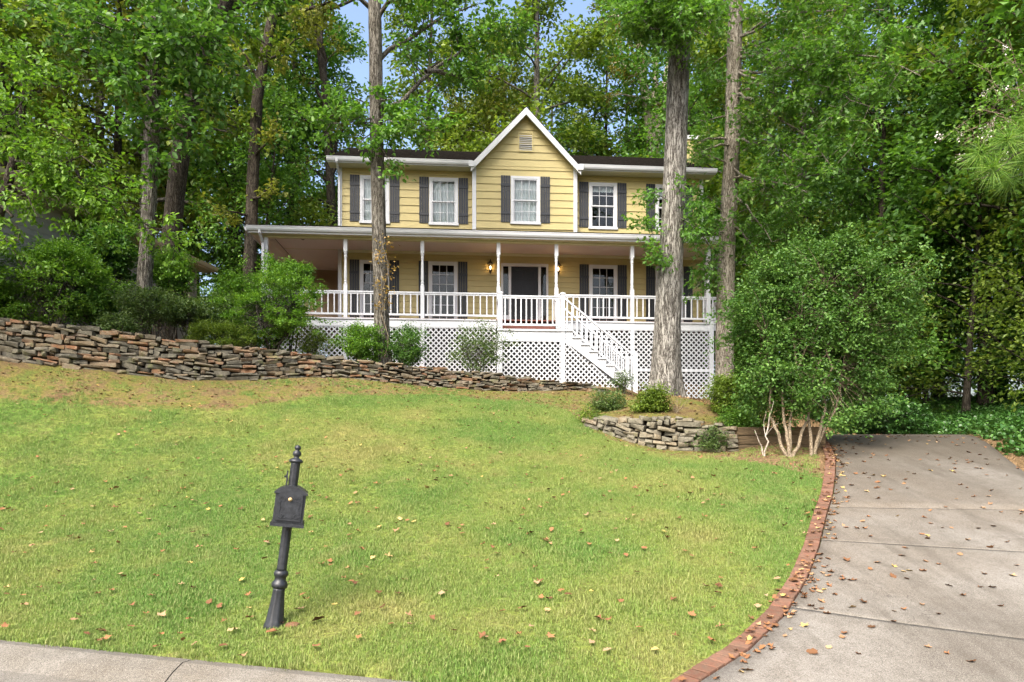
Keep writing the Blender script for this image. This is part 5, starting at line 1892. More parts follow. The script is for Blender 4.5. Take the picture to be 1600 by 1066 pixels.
# T: pale forked trunk behind the roof, right of the gable
pts, b = root_down(pxpath([(1022, 420), (1021, 250), (1019, 215), (1008, 150), (1002, 100), (996, 20), (990, -120)], 36.0))
G = Grow(28)
for e in [((1003, 110), (950, 100), 35), ((1000, 80), (960, 40), 35), ((1046, 110), (1080, 80), 35), ((1025, 100), (985, 120), 34.5), ((1050, 60), (1000, 50), 35), ((1010, 160), (960, 150), 35), ((1030, 180), (1070, 170), 35)]:
    G.bough(G.towards(P(*e[0], 36), P(*e[1], e[2]), 6, 0.04), 0.08, dens=1.8, sub=0.4, twig=0.6, tdens=3)
top_limbs(G, pts, None, 23, 28, 7, 4.0, 0.09, **BK)
pale = tree('hardwood_tree', 'pale forked trunk with yellowing leaves behind the roof right of the gable', 'tree', b, (pts, [0.42, 0.36, 0.33, 0.26, 0.22, 0.17, 0.1], dict(seed=10, n=18)), M_BARK_PALE, leaf_mat('leaf_yellowing', (0.07, 0.075, 0.014), (0.15, 0.14, 0.026), (0.24, 0.19, 0.04), 0.4), G, 11, 0.2, 0.11, LEAF_SIMPLE)

for pth, ra_, rb_ in (([(1021, 235), (1034, 160), (1046, 110), (1050, 60), (1052, -60)], 0.27, 0.1), ([(1019, 225), (1024, 140), (1026, 90), (1022, 20)], 0.21, 0.08)):
    wp = pxpath(pth, 36.0)
    stm = trunk_mesh(wp, np.linspace(ra_, rb_, len(wp)), M_BARK_PALE, n=14, seed=44, flare=0.0, step=0.5)
    stm.transform(Matrix.Translation(-Vector(b)))
    link(bpy.data.objects.new('stem', stm), pale)

# T: dogwood leaning in from the left
pts, b = root_down(pxpath([(-35, 505), (-20, 400), (2, 320), (18, 270), (30, 210), (40, 150), (35, 80)], 15.9, 14.6))
G = Grow(29)
for e in [((18, 270), (130, 290), 13.8), ((20, 250), (190, 330), 13.9), ((30, 215), (110, 215), 13.6), ((35, 170), (90, 130), 13.4), ((40, 150), (60, 90), 13.6), ((10, 290), (60, 330), 13.8), ((10, 300), (255, 365), 14.2), ((36, 120), (10, 60), 13.5),
          ((30, 210), (-20, 160), 13.4), ((0, 320), (30, 380), 14), ((25, 240), (70, 250), 13.3), ((-10, 360), (40, 420), 14.2), ((38, 150), (20, 190), 13.2), ((10, 290), (150, 255), 13.6), ((5, 310), (215, 330), 14.1), ((60, 240), (280, 395), 14.6)]:
    G.bough(G.towards(P(*e[0], 15.2), P(*e[1], e[2]), 6, 0.06, 0.02), 0.035, start=0.25, dens=2.6, sub=0.34, twig=0.35, tdens=4.5, flat=0.25)
tree('dogwood_tree', 'bright green dogwood leaning in from the left edge', 'tree', b, (pts, [0.13, 0.12, 0.11, 0.095, 0.08, 0.06, 0.04], dict(seed=11, n=14)), M_BARK_DARK, L_DOG, G, 11, 0.115, 0.062, LEAF_OVAL, droop=0.55, flat=0.35, spread=0.07)

# T: flowering tree at the right edge
pts, b = root_down([Vector((11.2, 13.2, 2.4)), Vector((11.0, 13.0, 5)), Vector((10.6, 12.7, 7)), Vector((10.2, 12.5, 9.5))])
G = Grow(30)
for e in [(1545, 130, 12), (1570, 175, 11.6), (1520, 180, 12), (1590, 130, 11.8), (1500, 210, 12.3), (1600, 220, 12), (1575, 60, 12), (1640, 160, 11.5)]:
    G.bough(G.towards((10.7, 12.8, 6.2), P(*e), 6, 0.08), 0.03, start=0.35, dens=2.4, sub=0.3, twig=0.35, tdens=4.5)
fl_root = tree('crepe_myrtle', 'slim tree with white blossom sprays at the upper right edge', 'tree', b, (pts, [0.11, 0.1, 0.08, 0.04], dict(seed=12, n=12)), M_BARK_SHRUB, L_AZA, G, 12, 0.075, 0.042, LEAF_OVAL)
g = np.random.default_rng(31)
A = np.array(G.B)
pick = A[(A[:, 0] < 9.4)][::9]
Vb, Fb, rb = leaves_np(g, pick, pick + np.array([0, 0, 0.16]), 26, 0.035, 0.03, LEAF_SIMPLE, spread=0.035)
t = NT('white_blossom')
M_BLOS = t.done(t.pbr((0.78, 0.72, 0.68), 0.8, 0.1))
mo = np_mesh('blossom', Vb, Fb, M_BLOS, rb); mo.transform(Matrix.Translation(-b))
link(bpy.data.objects.new('blossom', mo), fl_root)['kind'] = 'stuff'

# T: pine whose sprays reach in at the right edge
pts, b = root_down([Vector((8.9, 8.3, 1.0)), Vector((8.9, 8.3, 5)), Vector((8.8, 8.2, 9)), Vector((8.8, 8.2, 14))])
G = Grow(32)
tips = []
SPR = [(1528, 238, 6.0), (1572, 218, 5.9), (1548, 262, 5.8), (1592, 255, 6.1), (1600, 205, 6.0), (1575, 285, 6.3), (1620, 230, 5.8), (1640, 270, 6.0), (1655, 215, 6.2), (1625, 180, 6.4)]
hub = P(1720, 225, 6.6)
G.tubes.append((np.array([(8.85, 8.25, 4.6), tuple((Vector((8.85, 8.25, 4.6)) + hub) / 2), tuple(hub)]), np.array([0.05, 0.035, 0.022]), 7))
for sp in SPR:
    q = P(*sp)
    G.tube(G.towards(tuple(hub), tuple(q), 5, 0.03, 0.015), 0.014, 0.007, 5)
    tips.append(np.array(q))
pine = tree('pine_tree', 'pine branch with long needle tufts reaching in at the right edge', 'tree', b, (pts, [0.2, 0.18, 0.15, 0.08], dict(seed=13, n=16)), M_BARK_DARK, None, G, 1, 1, 1, LEAF_SIMPLE)
g = np.random.default_rng(33)
V, F, rn = [], [], []
for q in tips:
    ax = nrm(q - np.array(hub))
    for k in range(170):
        d = nrm(g.normal(0, 1, 3) + ax * 0.75)
        s_ = nrm(np.cross(d, g.normal(0, 1, 3)))
        L = g.uniform(0.17, 0.27)
        o_ = q - ax * g.uniform(0, 0.10)
        m_ = o_ + d * L * 0.55 + np.array([0, 0, -0.006])
        e_ = o_ + d * L + np.array([0, 0, -0.025])
        bI = len(V)
        V += [o_ - s_ * 0.0016, o_ + s_ * 0.0016, m_ + s_ * 0.0018, m_ - s_ * 0.0018, e_]
        F.append((bI, bI + 1, bI + 2, bI + 3)); rn += [g.uniform()] * 5
        F.append((bI + 3, bI + 2, bI + 4, bI + 4))
F4 = np.array([f for f in F if f[2] != f[3]]); F3 = np.array([f[:3] for f in F if f[2] == f[3]])
nm_ = np_mesh('needles', np.array(V), [F4, F3], leaf_mat('pine_needle', (0.06, 0.15, 0.015), (0.13, 0.25, 0.03), (0.24, 0.36, 0.07), 0.3), rn)
nm_.transform(Matrix.Translation(-b))
link(bpy.data.objects.new('needles', nm_), pine)['kind'] = 'stuff'

# ------------------------------------------------------------------ the woods: a few kinds, each tree its own object
hidden = (0, 0, -500)
kinds = []
for i, (Ht, r0, zl, Lm, nl, lm, bk, ll) in enumerate([
        (26, 0.30, 4.5, 5.4, 36, L_FOREST, M_BARK_DARK, 0.25), (23, 0.24, 3.0, 4.8, 36, L_OLIVE, M_BARK_DARK, 0.24), (28, 0.32, 6.0, 5.8, 36, L_FOREST, M_BARK_MID, 0.26),
        (21, 0.20, 2.5, 4.6, 36, L_DEEP, M_BARK_DARK, 0.23), (25, 0.26, 4.0, 5.2, 36, L_OAK, M_BARK_DARK, 0.25)]):
    kinds.append(forest_tree(50 + i, Ht, r0, zl, Lm, nl, lm, bk, 18, ll, ll * 0.62, 'forest_tree', 'x', 'x'))
under = []
for i, (Ht, lm, Lm) in enumerate([(9.5, L_DEEP, 3.2), (7.5, L_FOREST, 2.9), (12, L_OAK, 3.6)]):
    under.append(forest_tree(70 + i, Ht, 0.10, 0.6, Lm, 32, lm, M_BARK_DARK, 18, 0.17, 0.10, 'understory_tree', 'x', 'x', shape=0.4, lean=1.5))
used = set()


def plant(kind, x, y, rz, s, label, group, sz=None):
    z = h1(x, y) - 0.1
    scl = (s, s, s if sz is None else sz)
    if kind not in used:
        used.add(kind)
        kind.location = (x, y, z); kind.rotation_euler = (0, 0, rz); kind.scale = scl
        kind['label'] = label; kind['group'] = group
        planted.append(kind)
        return kind
    r = copy_thing(kind, (x, y, z), rz, scl, label)
    r['group'] = group
    planted.append(r)
    return r


LB = 'tall leafy forest tree standing in the woods behind the yellow house'
LR_ = 'tall leafy forest tree in the dark woods beyond the driveway'
LL = 'tall leafy forest tree rising behind the grey neighbouring house'
ORD = ['first', 'second', 'third', 'fourth', 'fifth', 'sixth', 'seventh', 'eighth', 'ninth', 'tenth', 'eleventh', 'twelfth', 'thirteenth', 'fourteenth', 'fifteenth', 'sixteenth', 'seventeenth', 'eighteenth', 'nineteenth', 'twentieth',
       'twenty-first', 'twenty-second', 'twenty-third', 'twenty-fourth', 'twenty-fifth', 'twenty-sixth', 'twenty-seventh', 'twenty-eighth', 'twenty-ninth', 'thirtieth', 'thirty-first', 'thirty-second', 'thirty-third', 'thirty-fourth', 'thirty-fifth', 'thirty-sixth', 'thirty-seventh', 'thirty-eighth', 'thirty-ninth', 'fortieth']
planted = []


def order_labels(text):
    """name the trees of the last row by their order from the left as the photo shows them"""
    for k, r in enumerate(sorted(planted, key=lambda o: o.location.x / o.location.y)):
        r['label'] = text % ORD[k]
    planted.clear()


g = np.random.default_rng(77)
behind = [(-5, 36), (-1.5, 38), (2.0, 35.5), (5.2, 38.5), (8.0, 35), (11.5, 37.5), (-3, 46), (3, 46), (9, 45), (15, 43), (-13, 38), (6.5, 52), (-1, 54), (13, 52), (14.5, 35), (0.4, 42), (6.5, 42.5), (12.5, 41), (18, 48), (-15, 46), (-6, 58), (5, 60), (16, 58), (22, 50)]
for i, (x, y) in enumerate(behind):
    plant(kinds[i % 5], x + g.normal(0, 0.5), y + g.normal(0, 0.5), g.uniform(0, 6.28), g.uniform(0.85, 1.05), LB, 'forest trees behind the house')
order_labels('%s tall forest tree from the left in the woods behind the yellow house')
right = [(13.5, 24), (17, 20.5), (12.2, 29), (18.5, 27), (22, 22), (16, 33), (22, 31), (26, 26), (15.5, 15.5), (20, 15), (27, 18), (24, 38), (29, 33), (16.2, 23.2), (19, 36), (31, 24), (33, 30), (25, 14.5), (30, 14), (28, 42)]
for i, (x, y) in enumerate(right):
    plant(kinds[(i * 2 + 3) % 5], x + g.normal(0, 0.4), y + g.normal(0, 0.4), g.uniform(0, 6.28), g.uniform(0.8, 1.0), LR_, 'forest trees beyond the driveway')
order_labels('%s tall forest tree from the left in the woods beyond the driveway')
left = [(-16, 29), (-12.5, 31), (-20, 33), (-17.5, 38), (-24, 28), (-22, 40), (-11, 35), (-14, 26.5), (-18, 24), (-21, 21), (-28, 24), (-27, 34), (-30, 42)]
for i, (x, y) in enumerate(left):
    plant(kinds[(i * 3 + 1) % 5], x + g.normal(0, 0.4), y + g.normal(0, 0.4), g.uniform(0, 6.28), g.uniform(0.85, 1.0), LL, 'forest trees behind the neighbouring house')
order_labels('%s tall forest tree from the left behind the grey neighbouring house')
und = [(9.5, 25.5), (11.8, 22.5), (14.2, 21.5), (16.5, 23.5), (10.8, 28), (13.5, 26.5), (17.5, 18), (14.5, 18.3), (19, 21), (16, 28), (20.5, 25.5), (12.6, 33), (18, 32), (22, 19), (23.5, 24), (15, 24.5), (18.5, 24), (21, 28), (25, 29), (28, 22), (25, 18.5), (30, 26), (20, 34), (17.5, 29.5), (19.5, 33.5), (23, 38), (27, 44), (24, 43), (30, 48), (21, 40), (33, 44), (29, 37), (15, 30.5)]
for i, (x, y) in enumerate(und):
    plant(under[i % 3], x, y, g.uniform(0, 6.28), g.uniform(0.8, 1.15), 'low bushy tree filling the shade beyond the driveway', 'low bushy trees beyond the driveway')
order_labels('%s low bushy tree from the left in the shade beyond the driveway')
und2 = [(-8.5, 29), (-10.5, 27.5), (-6.5, 33), (-9.5, 33), (-13, 34), (-15, 31)]
for i, (x, y) in enumerate(und2):
    plant(under[(i + 1) % 3], x, y, g.uniform(0, 6.28), g.uniform(0.8, 1.1), 'low bushy tree between the neighbouring house and the porch', 'low bushy trees left of the porch')
order_labels('%s low bushy tree from the left between neighbouring house and porch')
und3 = [(0, 33.5), (4, 34), (8.5, 32.5), (11, 33.5), (-3.5, 34)]
for i, (x, y) in enumerate(und3):
    plant(under[i % 3], x, y, g.uniform(0, 6.28), g.uniform(1.1, 1.4), 'bushy tree close behind the yellow house', 'bushy trees close behind the house')

order_labels('%s bushy tree from the left close behind the yellow house')

# ------------------------------------------------------------------ shrubs
def shrub(name, label, px, py, Y, wpx, hpx, leafmat, per, ll, lw, seed, clusters=120, stems=5, spread=0.05, flat=0.5, bark=None, base_px=None, group=None, tmpl=LEAF_OVAL, shell=0.38, cat='shrub', stem_r=0.012, droop=0.2, tw=0.22, stem_h=None):
    G = Grow(seed)
    g = G.g
    k = FPX / Y
    c = np.array(P(px, py, Y))
    rx, rz_ = wpx / 2 / k, hpx / 2 / k
    ry = rx * 0.85
    bx = np.array(P(px if base_px is None else base_px, py, Y))[0]
    gz = h1(bx, Y)
    base = np.array([bx, Y, gz])
    hubs = []
    for s_ in range(stems):
        a = s_ * 2.4 + g.uniform(0, 1)
        top = c + np.array([math.cos(a) * rx * 0.45, math.sin(a) * ry * 0.45, rz_ * g.uniform(-0.1, 0.45)])
        sp = G.towards(base + np.array([math.cos(a) * 0.08, math.sin(a) * 0.08, -0.05]), top, 5, 0.0, 0.035)
        G.tube(sp, stem_r * 1.6, stem_r * 0.6, 6)
        hubs.append(sp)
    lump = g.normal(0, 1, (14, 3)); lump /= np.linalg.norm(lump, axis=1, keepdims=True)
    lw_ = g.uniform(0.5, 1.25, 14)
    for q in range(int(clusters * 1.7)):
        d = nrm(g.normal(0, 1, 3))
        w = lw_[np.argmax(lump @ d)]
        rr = (shell + (1 - shell) * g.uniform() ** 0.7) * w
        p = c + d * np.array([rx, ry, rz_]) * rr
        if p[2] < gz + 0.03: p[2] = gz + 0.03 + g.uniform(0, 0.1)
        h_ = hubs[g.integers(len(hubs))]
        st = h_[g.integers(2, 6)]
        G.tubes.append((np.array([st, (st + p) / 2 + g.normal(0, 0.03, 3), p]), np.array([stem_r * 0.3, stem_r * 0.22, 0.0015]), 3))
        for z in range(3):
            dv = nrm(d * 0.5 + g.normal(0, 0.6, 3) * np.array([1, 1, flat]) + np.array([0, 0, 0.15]))
            G.A.append(p - dv * tw * 0.3); G.B.append(p + dv * tw * g.uniform(0.5, 1.1))
    return tree(name, label, cat, tuple(base), None, bark or M_BARK_MID, leafmat, G, per, ll, lw, tmpl, group, spread=spread, flat=flat, droop=droop)


shrub('azalea_bush', 'open azalea with bright leaves above the left end of the stone wall', 88, 432, 16.6, 185, 140, L_AZA, 13, 0.075, 0.04, 201, 230, 6, 0.06, 0.3, stem_r=0.02, droop=0.05)
shrub('azalea_bush', 'bright low azalea at the far left edge above the wall', -10, 462, 16.2, 100, 80, L_DOG, 12, 0.07, 0.04, 202, 90, 4)
shrub('leafy_shrub', 'loose grey-green shrub round the foot of the pale left trunk', 235, 480, 16.7, 130, 75, L_GREY, 12, 0.06, 0.03, 203, 140, 6)
shrub('azalea_bush', 'layered green azalea before the neighbour window', 268, 430, 18.2, 85, 80, L_AZA, 13, 0.065, 0.036, 204, 120, 5, 0.05, 0.25)
shrub('leafy_shrub', 'dull green shrub spreading behind the wall below the neighbour window', 300, 490, 17.4, 130, 60, L_GREY, 12, 0.06, 0.032, 205, 120, 5)
shrub('leafy_shrub', 'small rounded weed clump on top of the left wall', 190, 508, 16.0, 60, 36, L_GREY, 12, 0.05, 0.028, 206, 60, 4)
shrub('leafy_shrub', 'dark shrub in shade under the left azalea', 140, 480, 17.2, 120, 60, L_DEEP, 12, 0.07, 0.04, 207, 110, 5)
shrub('grassy_clump', 'light green feathery clump behind the wall', 340, 525, 17.0, 90, 46, L_YEL, 14, 0.10, 0.014, 208, 80, 6, droop=-0.3)
shrub('azalea_bush', 'large layered azalea hiding the left porch corner', 428, 484, 18.4, 165, 128, L_AZA, 14, 0.065, 0.036, 209, 330, 8, 0.05, 0.22, stem_r=0.018, droop=0.0)
shrub('azalea_bush', 'upper spray of azalea in front of the left porch railing', 455, 430, 18.9, 75, 50, L_AZA, 13, 0.065, 0.036, 210, 80, 4, 0.05, 0.3)
shrub('azalea_bush', 'mid green azalea beside the neighbour corner', 360, 470, 19.0, 90, 85, L_AZA, 13, 0.065, 0.036, 211, 130, 5, 0.05, 0.25)
shrub('juniper_shrub', 'small light green shrub at the left lattice', 487, 537, 18.6, 46, 46, L_YEL, 14, 0.05, 0.016, 212, 60, 5)
shrub('azalea_bush', 'rounded azalea just left of the porch tree', 562, 537, 18.3, 66, 56, L_AZA, 14, 0.055, 0.032, 213, 130, 5, 0.045, 0.25)
shrub('leafy_shrub', 'dark small-leaved shrub just right of the porch tree', 636, 546, 18.6, 62, 58, L_DEEP, 14, 0.045, 0.026, 214, 130, 5)
shrub('leafy_shrub', 'thin twiggy shrub before the lattice left of the landing', 745, 545, 19.0, 116, 84, L_GREY, 8, 0.05, 0.026, 215, 130, 7, 0.05, shell=0.2)
shrub('leafy_shrub', 'weedy seedling at the foot of the stairs', 972, 598, 19.8, 46, 46, L_GREY, 8, 0.05, 0.025, 216, 30, 4, shell=0.2)
shrub('leafy_shrub', 'small weedy shrub on the mossy slope above the low wall', 950, 634, 15.6, 56, 38, L_GREY, 11, 0.045, 0.025, 217, 70, 5)
shrub('azalea_bush', 'small bright azalea at the foot of the big oak', 1020, 632, 14.6, 60, 48, L_YEL, 13, 0.05, 0.03, 218, 80, 5, 0.05, 0.25, stem_r=0.014)
shrub('azalea_bush', 'yellow-green azalea right of the lattice corner', 1147, 625, 14.8, 92, 96, L_YEL, 13, 0.05, 0.03, 219, 200, 6, 0.05, 0.3)
shrub('leafy_shrub', 'green trailing shrub on top of the timbers', 1160, 660, 13.3, 60, 46, L_AZA, 12, 0.05, 0.03, 220, 70, 4)
shrub('ivy_mound', 'dark ivy-covered mound behind the driveway crest', 1375, 652, 18.0, 130, 60, L_IVY, 13, 0.07, 0.06, 221, 170, 5)
shrub('young_maple', 'dark leafy sapling against the neighbouring grey wall', 165, 395, 18.6, 120, 110, L_DEEP, 13, 0.10, 0.06, 222, 130, 5, 0.07)
shrub('young_maple', 'leafy sapling hiding the neighbouring eave beside the pale trunk', 150, 330, 19.5, 110, 100, L_FOREST, 13, 0.11, 0.065, 223, 110, 4, 0.08)
shrub('trailing_weed', 'trailing weed hanging over the right end of the low stone wall', 1112, 690, 12.9, 36, 34, L_GREY, 10, 0.04, 0.022, 224, 40, 3)
shrub('trailing_weed', 'weed tuft growing at the left end of the low stone wall', 925, 655, 14.1, 40, 20, L_YEL, 9, 0.05, 0.02, 225, 26, 3)
# the large holly beside the driveway, on several bare stems
G = Grow(230)
g = G.g
HYc = 12.15
stems = [((1230, 722), (1205, 650), 11.75), ((1234, 722), (1236, 630), 11.8), ((1238, 722), (1262, 650), 11.75), ((1268, 724), (1262, 630), 11.85), ((1272, 724), (1290, 630), 11.9), ((1266, 724), (1306, 640), 11.95), ((1236, 722), (1222, 640), 11.7)]
hubs = []
for a, b_, Y in stems:
    p0 = P(*a, Y); p0.z = h1(p0.x, p0.y) - 0.05
    sp = G.towards(tuple(p0), tuple(P(*b_, Y + 0.35)), 7, 0.0, 0.010)
    G.tube(sp, 0.034, 0.022, 8)
    e2 = P(b_[0] + g.uniform(-50, 70), b_[1] - g.uniform(80, 190), HYc)
    sp2 = G.towards(tuple(sp[-1]), tuple(e2), 5, 0.0, 0.03)
    G.tube(sp2, 0.022, 0.010, 6)
    hubs += [sp2[i] for i in range(2, 6)]


def holly_tuft(p, d):
    hb = hubs[np.argmin([np.linalg.norm(h2 - p) + g.uniform(0, 0.6) for h2 in hubs])]
    G.tubes.append((np.array([hb, (hb + p) / 2 + g.normal(0, 0.06, 3), p]), np.array([0.006, 0.004, 0.0015]), 3))
    for z in range(4):
        dv = nrm(d * 0.6 + g.normal(0, 0.6, 3) + np.array([0, 0, 0.2]))
        G.A.append(p - dv * 0.05); G.B.append(p + dv * g.uniform(0.12, 0.34))


lobes = [(1270, 500, 70, 80), (1230, 560, 60, 60), (1345, 480, 60, 50), (1205, 480, 42, 60), (1245, 430, 50, 44), (1330, 565, 60, 55), (1395, 450, 30, 30), (1205, 585, 40, 45), (1290, 605, 60, 34), (1320, 425, 40, 30), (1380, 520, 42, 40), (1215, 640, 40, 20), (1300, 648, 46, 18), (1185, 600, 30, 40), (1425, 440, 26, 18), (1440, 410, 18, 14), (1280, 410, 36, 34), (1250, 620, 46, 26), (1345, 625, 36, 22), (1180, 530, 26, 40), (1370, 590, 34, 30), (1300, 540, 60, 50), (1415, 480, 24, 20)]
for (px, py, w, h_) in lobes:
    k = FPX / HYc
    yy = HYc + g.uniform(-0.45, 0.75)
    c = np.array(P(px, py, yy)); r3 = np.array([w / k, w / k, h_ / k])
    for q in range(int(w * h_ / 40)):
        d = nrm(g.normal(0, 1, 3))
        holly_tuft(c + d * r3 * (0.35 + 0.9 * g.uniform() ** 0.8), d)
for q in range(46):                                    # arching shoots that break the outline
    a = g.uniform(-0.2, 3.5)
    tip = np.array(P(1285 + 155 * math.cos(a) * g.uniform(0.6, 1.15), 520 - 155 * math.sin(a) * g.uniform(0.6, 1.12), HYc + g.uniform(-0.7, 0.5)))
    hb = hubs[np.argmin([np.linalg.norm(h2 - tip) for h2 in hubs])]
    pth = G.towards(hb, tip, 7, 0.08, 0.02)
    G.tube(pth, 0.007, 0.002, 4)
    for i_ in range(3, 8):
        for z in range(3):
            dv = nrm(nrm(tip - hb) * 0.5 + g.normal(0, 0.6, 3))
            G.A.append(pth[i_]); G.B.append(pth[i_] + dv * g.uniform(0.1, 0.22))
b = P(1252, 723, 11.8); b.z = h1(b.x, b.y)
tree('holly_tree', 'large glossy multi-stemmed holly beside the driveway', 'holly', tuple(b), None, M_BARK_SHRUB, L_HOLLY, G, 14, 0.06, 0.034, LEAF_OVAL, spread=0.055, flat=0.8)
# bare sapling before the timbers, bare twigs by the oak
G = Grow(240)
p0 = P(1194, 722, 11.7); p0.z = h1(p0.x, p0.y) - 0.03
st = G.towards(tuple(p0), tuple(P(1203, 645, 11.75)), 6, 0, 0.02); G.tube(st, 0.018, 0.008, 6)
G.tube(G.towards(tuple(p0), tuple(P(1180, 672, 11.7)), 5, 0, 0.02), 0.014, 0.006, 6)
for e in [(1216, 660), (1196, 640), (1206, 625)]:
    G.tube(G.towards(tuple(st[3]), tuple(P(*e, 11.75)), 4, 0, 0.03), 0.007, 0.003, 5)
tree('bare_sapling', 'leafless pale sapling in front of the timbers', 'sapling', tuple(p0), None, M_BARK_PALE, None, G, 1, 1, 1, LEAF_SIMPLE)
G = Grow(241)
p0 = P(1056, 655, 14.4); p0.z = h1(p0.x, p0.y) - 0.03
for k in range(11):
    G.tube(G.towards(tuple(p0), tuple(P(1056 + G.g.uniform(-22, 34), 655 - G.g.uniform(22, 50), 14.4 + G.g.uniform(-0.2, 0.2))), 4, 0, 0.04), 0.007, 0.002, 4)
tree('bare_twigs', 'bundle of bare brown twigs at the foot of the big oak', 'twigs', tuple(p0), None, M_BARK_SHRUB, None, G, 1, 1, 1, LEAF_SIMPLE)
# vine leaves clinging to the porch tree
G = Grow(242)
for k in range(26):
    y = 372 + k * 4.5
    p = np.array(P(597 + math.sin(k * 0.7) * 9 + 3, y, 18.3))
    G.A.append(p); G.B.append(p + np.array([G.g.normal(0, 0.06), -0.05, G.g.normal(0, 0.05)]))
G.tube(np.array([tuple(P(600 + 7 * math.sin(q), 560 - q * 18, 18.28)) for q in range(12)]), 0.012, 0.006, 5)
p0 = P(600, 556, 18.28)
tree('climbing_vine', 'dry yellow vine leaves clinging to the trunk in front of the porch', 'vine', tuple(p0), None, M_BARK_SHRUB, leaf_mat('leaf_vine_dry', (0.16, 0.09, 0.02), (0.32, 0.20, 0.05), (0.42, 0.30, 0.10), 0.3), G, 7, 0.08, 0.05, LEAF_OVAL)

# ------------------------------------------------------------------ grass, ivy, leaf litter
t = NT('grass_blade')
p1, p2, v = world_patch(t)
a = t.n('ShaderNodeAttribute'); a.attribute_name = 'rnd'
gr = t.ramp(p1, [(0.33, (0.275, 0.285, 0.085)), (0.46, (0.20, 0.275, 0.058)), (0.60, (0.118, 0.23, 0.04))])
gr = t.mix(t.ramp(p2, [(0.56, 0.0), (0.8, 0.5)]), gr, (0.36, 0.33, 0.13))
gr = t.mix(t.ramp(a.outputs['Fac'], [(0.0, 0.55), (0.35, 0.0), (0.8, 0.0), (1.0, 0.55)]), gr, (0.42, 0.39, 0.18))
pp = t.pbr(gr, 0.6, 0.25)
tr = t.n('ShaderNodeBsdfTranslucent'); t.l(gr, tr.inputs['Color'])
ms = t.n('ShaderNodeMixShader'); ms.inputs[0].default_value = 0.3
t.l(pp.outputs[0], ms.inputs[1]); t.l(tr.outputs[0], ms.inputs[2]); t.l(ms.outputs[0], t.out.inputs[0])
M_GRASS = t.m


def tuft(seed, nb, hmin, hmax, rad):
    g = np.random.default_rng(seed)
    V, F3, F4, rn = [], [], [], []
    for i in range(nb):
        a = g.uniform(0, 6.28)
        r = rad * math.sqrt(g.uniform())
        b = np.array([r * math.cos(a), r * math.sin(a), -0.01])
        h = g.uniform(hmin, hmax)
        la = g.uniform(0, 6.28)
        ln = np.array([math.cos(la), math.sin(la), 0]) * h * g.uniform(0.15, 0.75)
        w = np.array([-math.sin(la), math.cos(la), 0]) * g.uniform(0.0022, 0.0036)
        m_ = b + ln * 0.35 + np.array([0, 0, h * 0.6])
        e = b + ln + np.array([0, 0, h])
        k = len(V)
        V += [b - w, b + w, m_ + w * 0.8, m_ - w * 0.8, e]
        F4.append((k, k + 1, k + 2, k + 3)); F3.append((k + 3, k + 2, k + 4))
        rn += [g.uniform()] * 5
    me = np_mesh('tuft', np.array(V), [np.array(F4), np.array(F3)], M_GRASS, rn)
    return me


tuft_col = bpy.data.collections.new('grass_tufts')
for i in range(5):
    tuft_col.objects.link(bpy.data.objects.new('tuft', tuft(300 + i, 22, 0.022, 0.05, 0.055)))
g = np.random.default_rng(400)
N = 190000
gxp, gyp = g.uniform(-15, 6.2, N), g.uniform(4.4, 18.2, N)
keep = lawn_amount(gxp, gyp)
patch = 0.5 + 0.5 * np.sin(gxp * 1.9 + 1.2 * np.sin(gyp * 1.3)) * np.sin(gyp * 2.3 + gxp * 0.7)
bare = (sdist(gxp, gyp) < -0.15) & (gxp < drx(DR_IN, gyp) - 0.3) & ((gxp - KA[0]) * KN[0] + (gyp - KA[1]) * KN[1] > 0.05)
keep = np.maximum(keep, np.where(bare, 0.42 * patch ** 1.5 + 0.04, 0))
dist = np.hypot(gxp, gyp)
dens = np.clip(1.35 - dist / 22, 0.45, 1)
k1 = g.uniform(0, 1, N) < keep * dens
vis = np.abs(gxp) < gyp * 0.85 + 1.5
k1 &= vis
gxp, gyp = gxp[k1], gyp[k1]
# sparse moss-side tufts are already thinned by lawn_amount
gzp = H(gxp, gyp)
print('tufts', len(gxp))
gp = bpy.data.meshes.new('lawn_grass')
gp.vertices.add(len(gxp))
gp.vertices.foreach_set('co', np.stack([gxp, gyp, gzp], 1).astype(np.float32).ravel())
ra = gp.attributes.new('turn', 'FLOAT', 'POINT'); ra.data.foreach_set('value', g.uniform(0, 6.28, len(gxp)).astype(np.float32))
sa = gp.attributes.new('size', 'FLOAT', 'POINT'); sa.data.foreach_set('value', (g.uniform(0.65, 1.2, len(gxp)) * (0.85 + 0.45 * (0.5 + 0.5 * np.sin(gxp * 3.1 + 2 * np.sin(gyp * 1.7))) * (0.5 + 0.5 * np.sin(gyp * 4.3 + 1.5 * np.sin(gxp * 2.2))))).astype(np.float32))
gp.update()
go = link(bpy.data.objects.new('lawn_grass', gp))
tag(go, 'short green and straw-coloured lawn grass on the slope', 'grass', kind='stuff')
ng = bpy.data.node_groups.new('scatter_tufts', 'GeometryNodeTree')
ng.interface.new_socket('Geometry', in_out='INPUT', socket_type='NodeSocketGeometry')
ng.interface.new_socket('Geometry', in_out='OUTPUT', socket_type='NodeSocketGeometry')
n_in, n_out = ng.nodes.new('NodeGroupInput'), ng.nodes.new('NodeGroupOutput')
ip = ng.nodes.new('GeometryNodeInstanceOnPoints')
ci = ng.nodes.new('GeometryNodeCollectionInfo')
ci.inputs['Collection'].default_value = tuft_col
ci.inputs['Separate Children'].default_value = True
ci.inputs['Reset Children'].default_value = True
ip.inputs['Pick Instance'].default_value = True
na = ng.nodes.new('GeometryNodeInputNamedAttribute'); na.data_type = 'FLOAT'; na.inputs['Name'].default_value = 'turn'
nb_ = ng.nodes.new('GeometryNodeInputNamedAttribute'); nb_.data_type = 'FLOAT'; nb_.inputs['Name'].default_value = 'size'
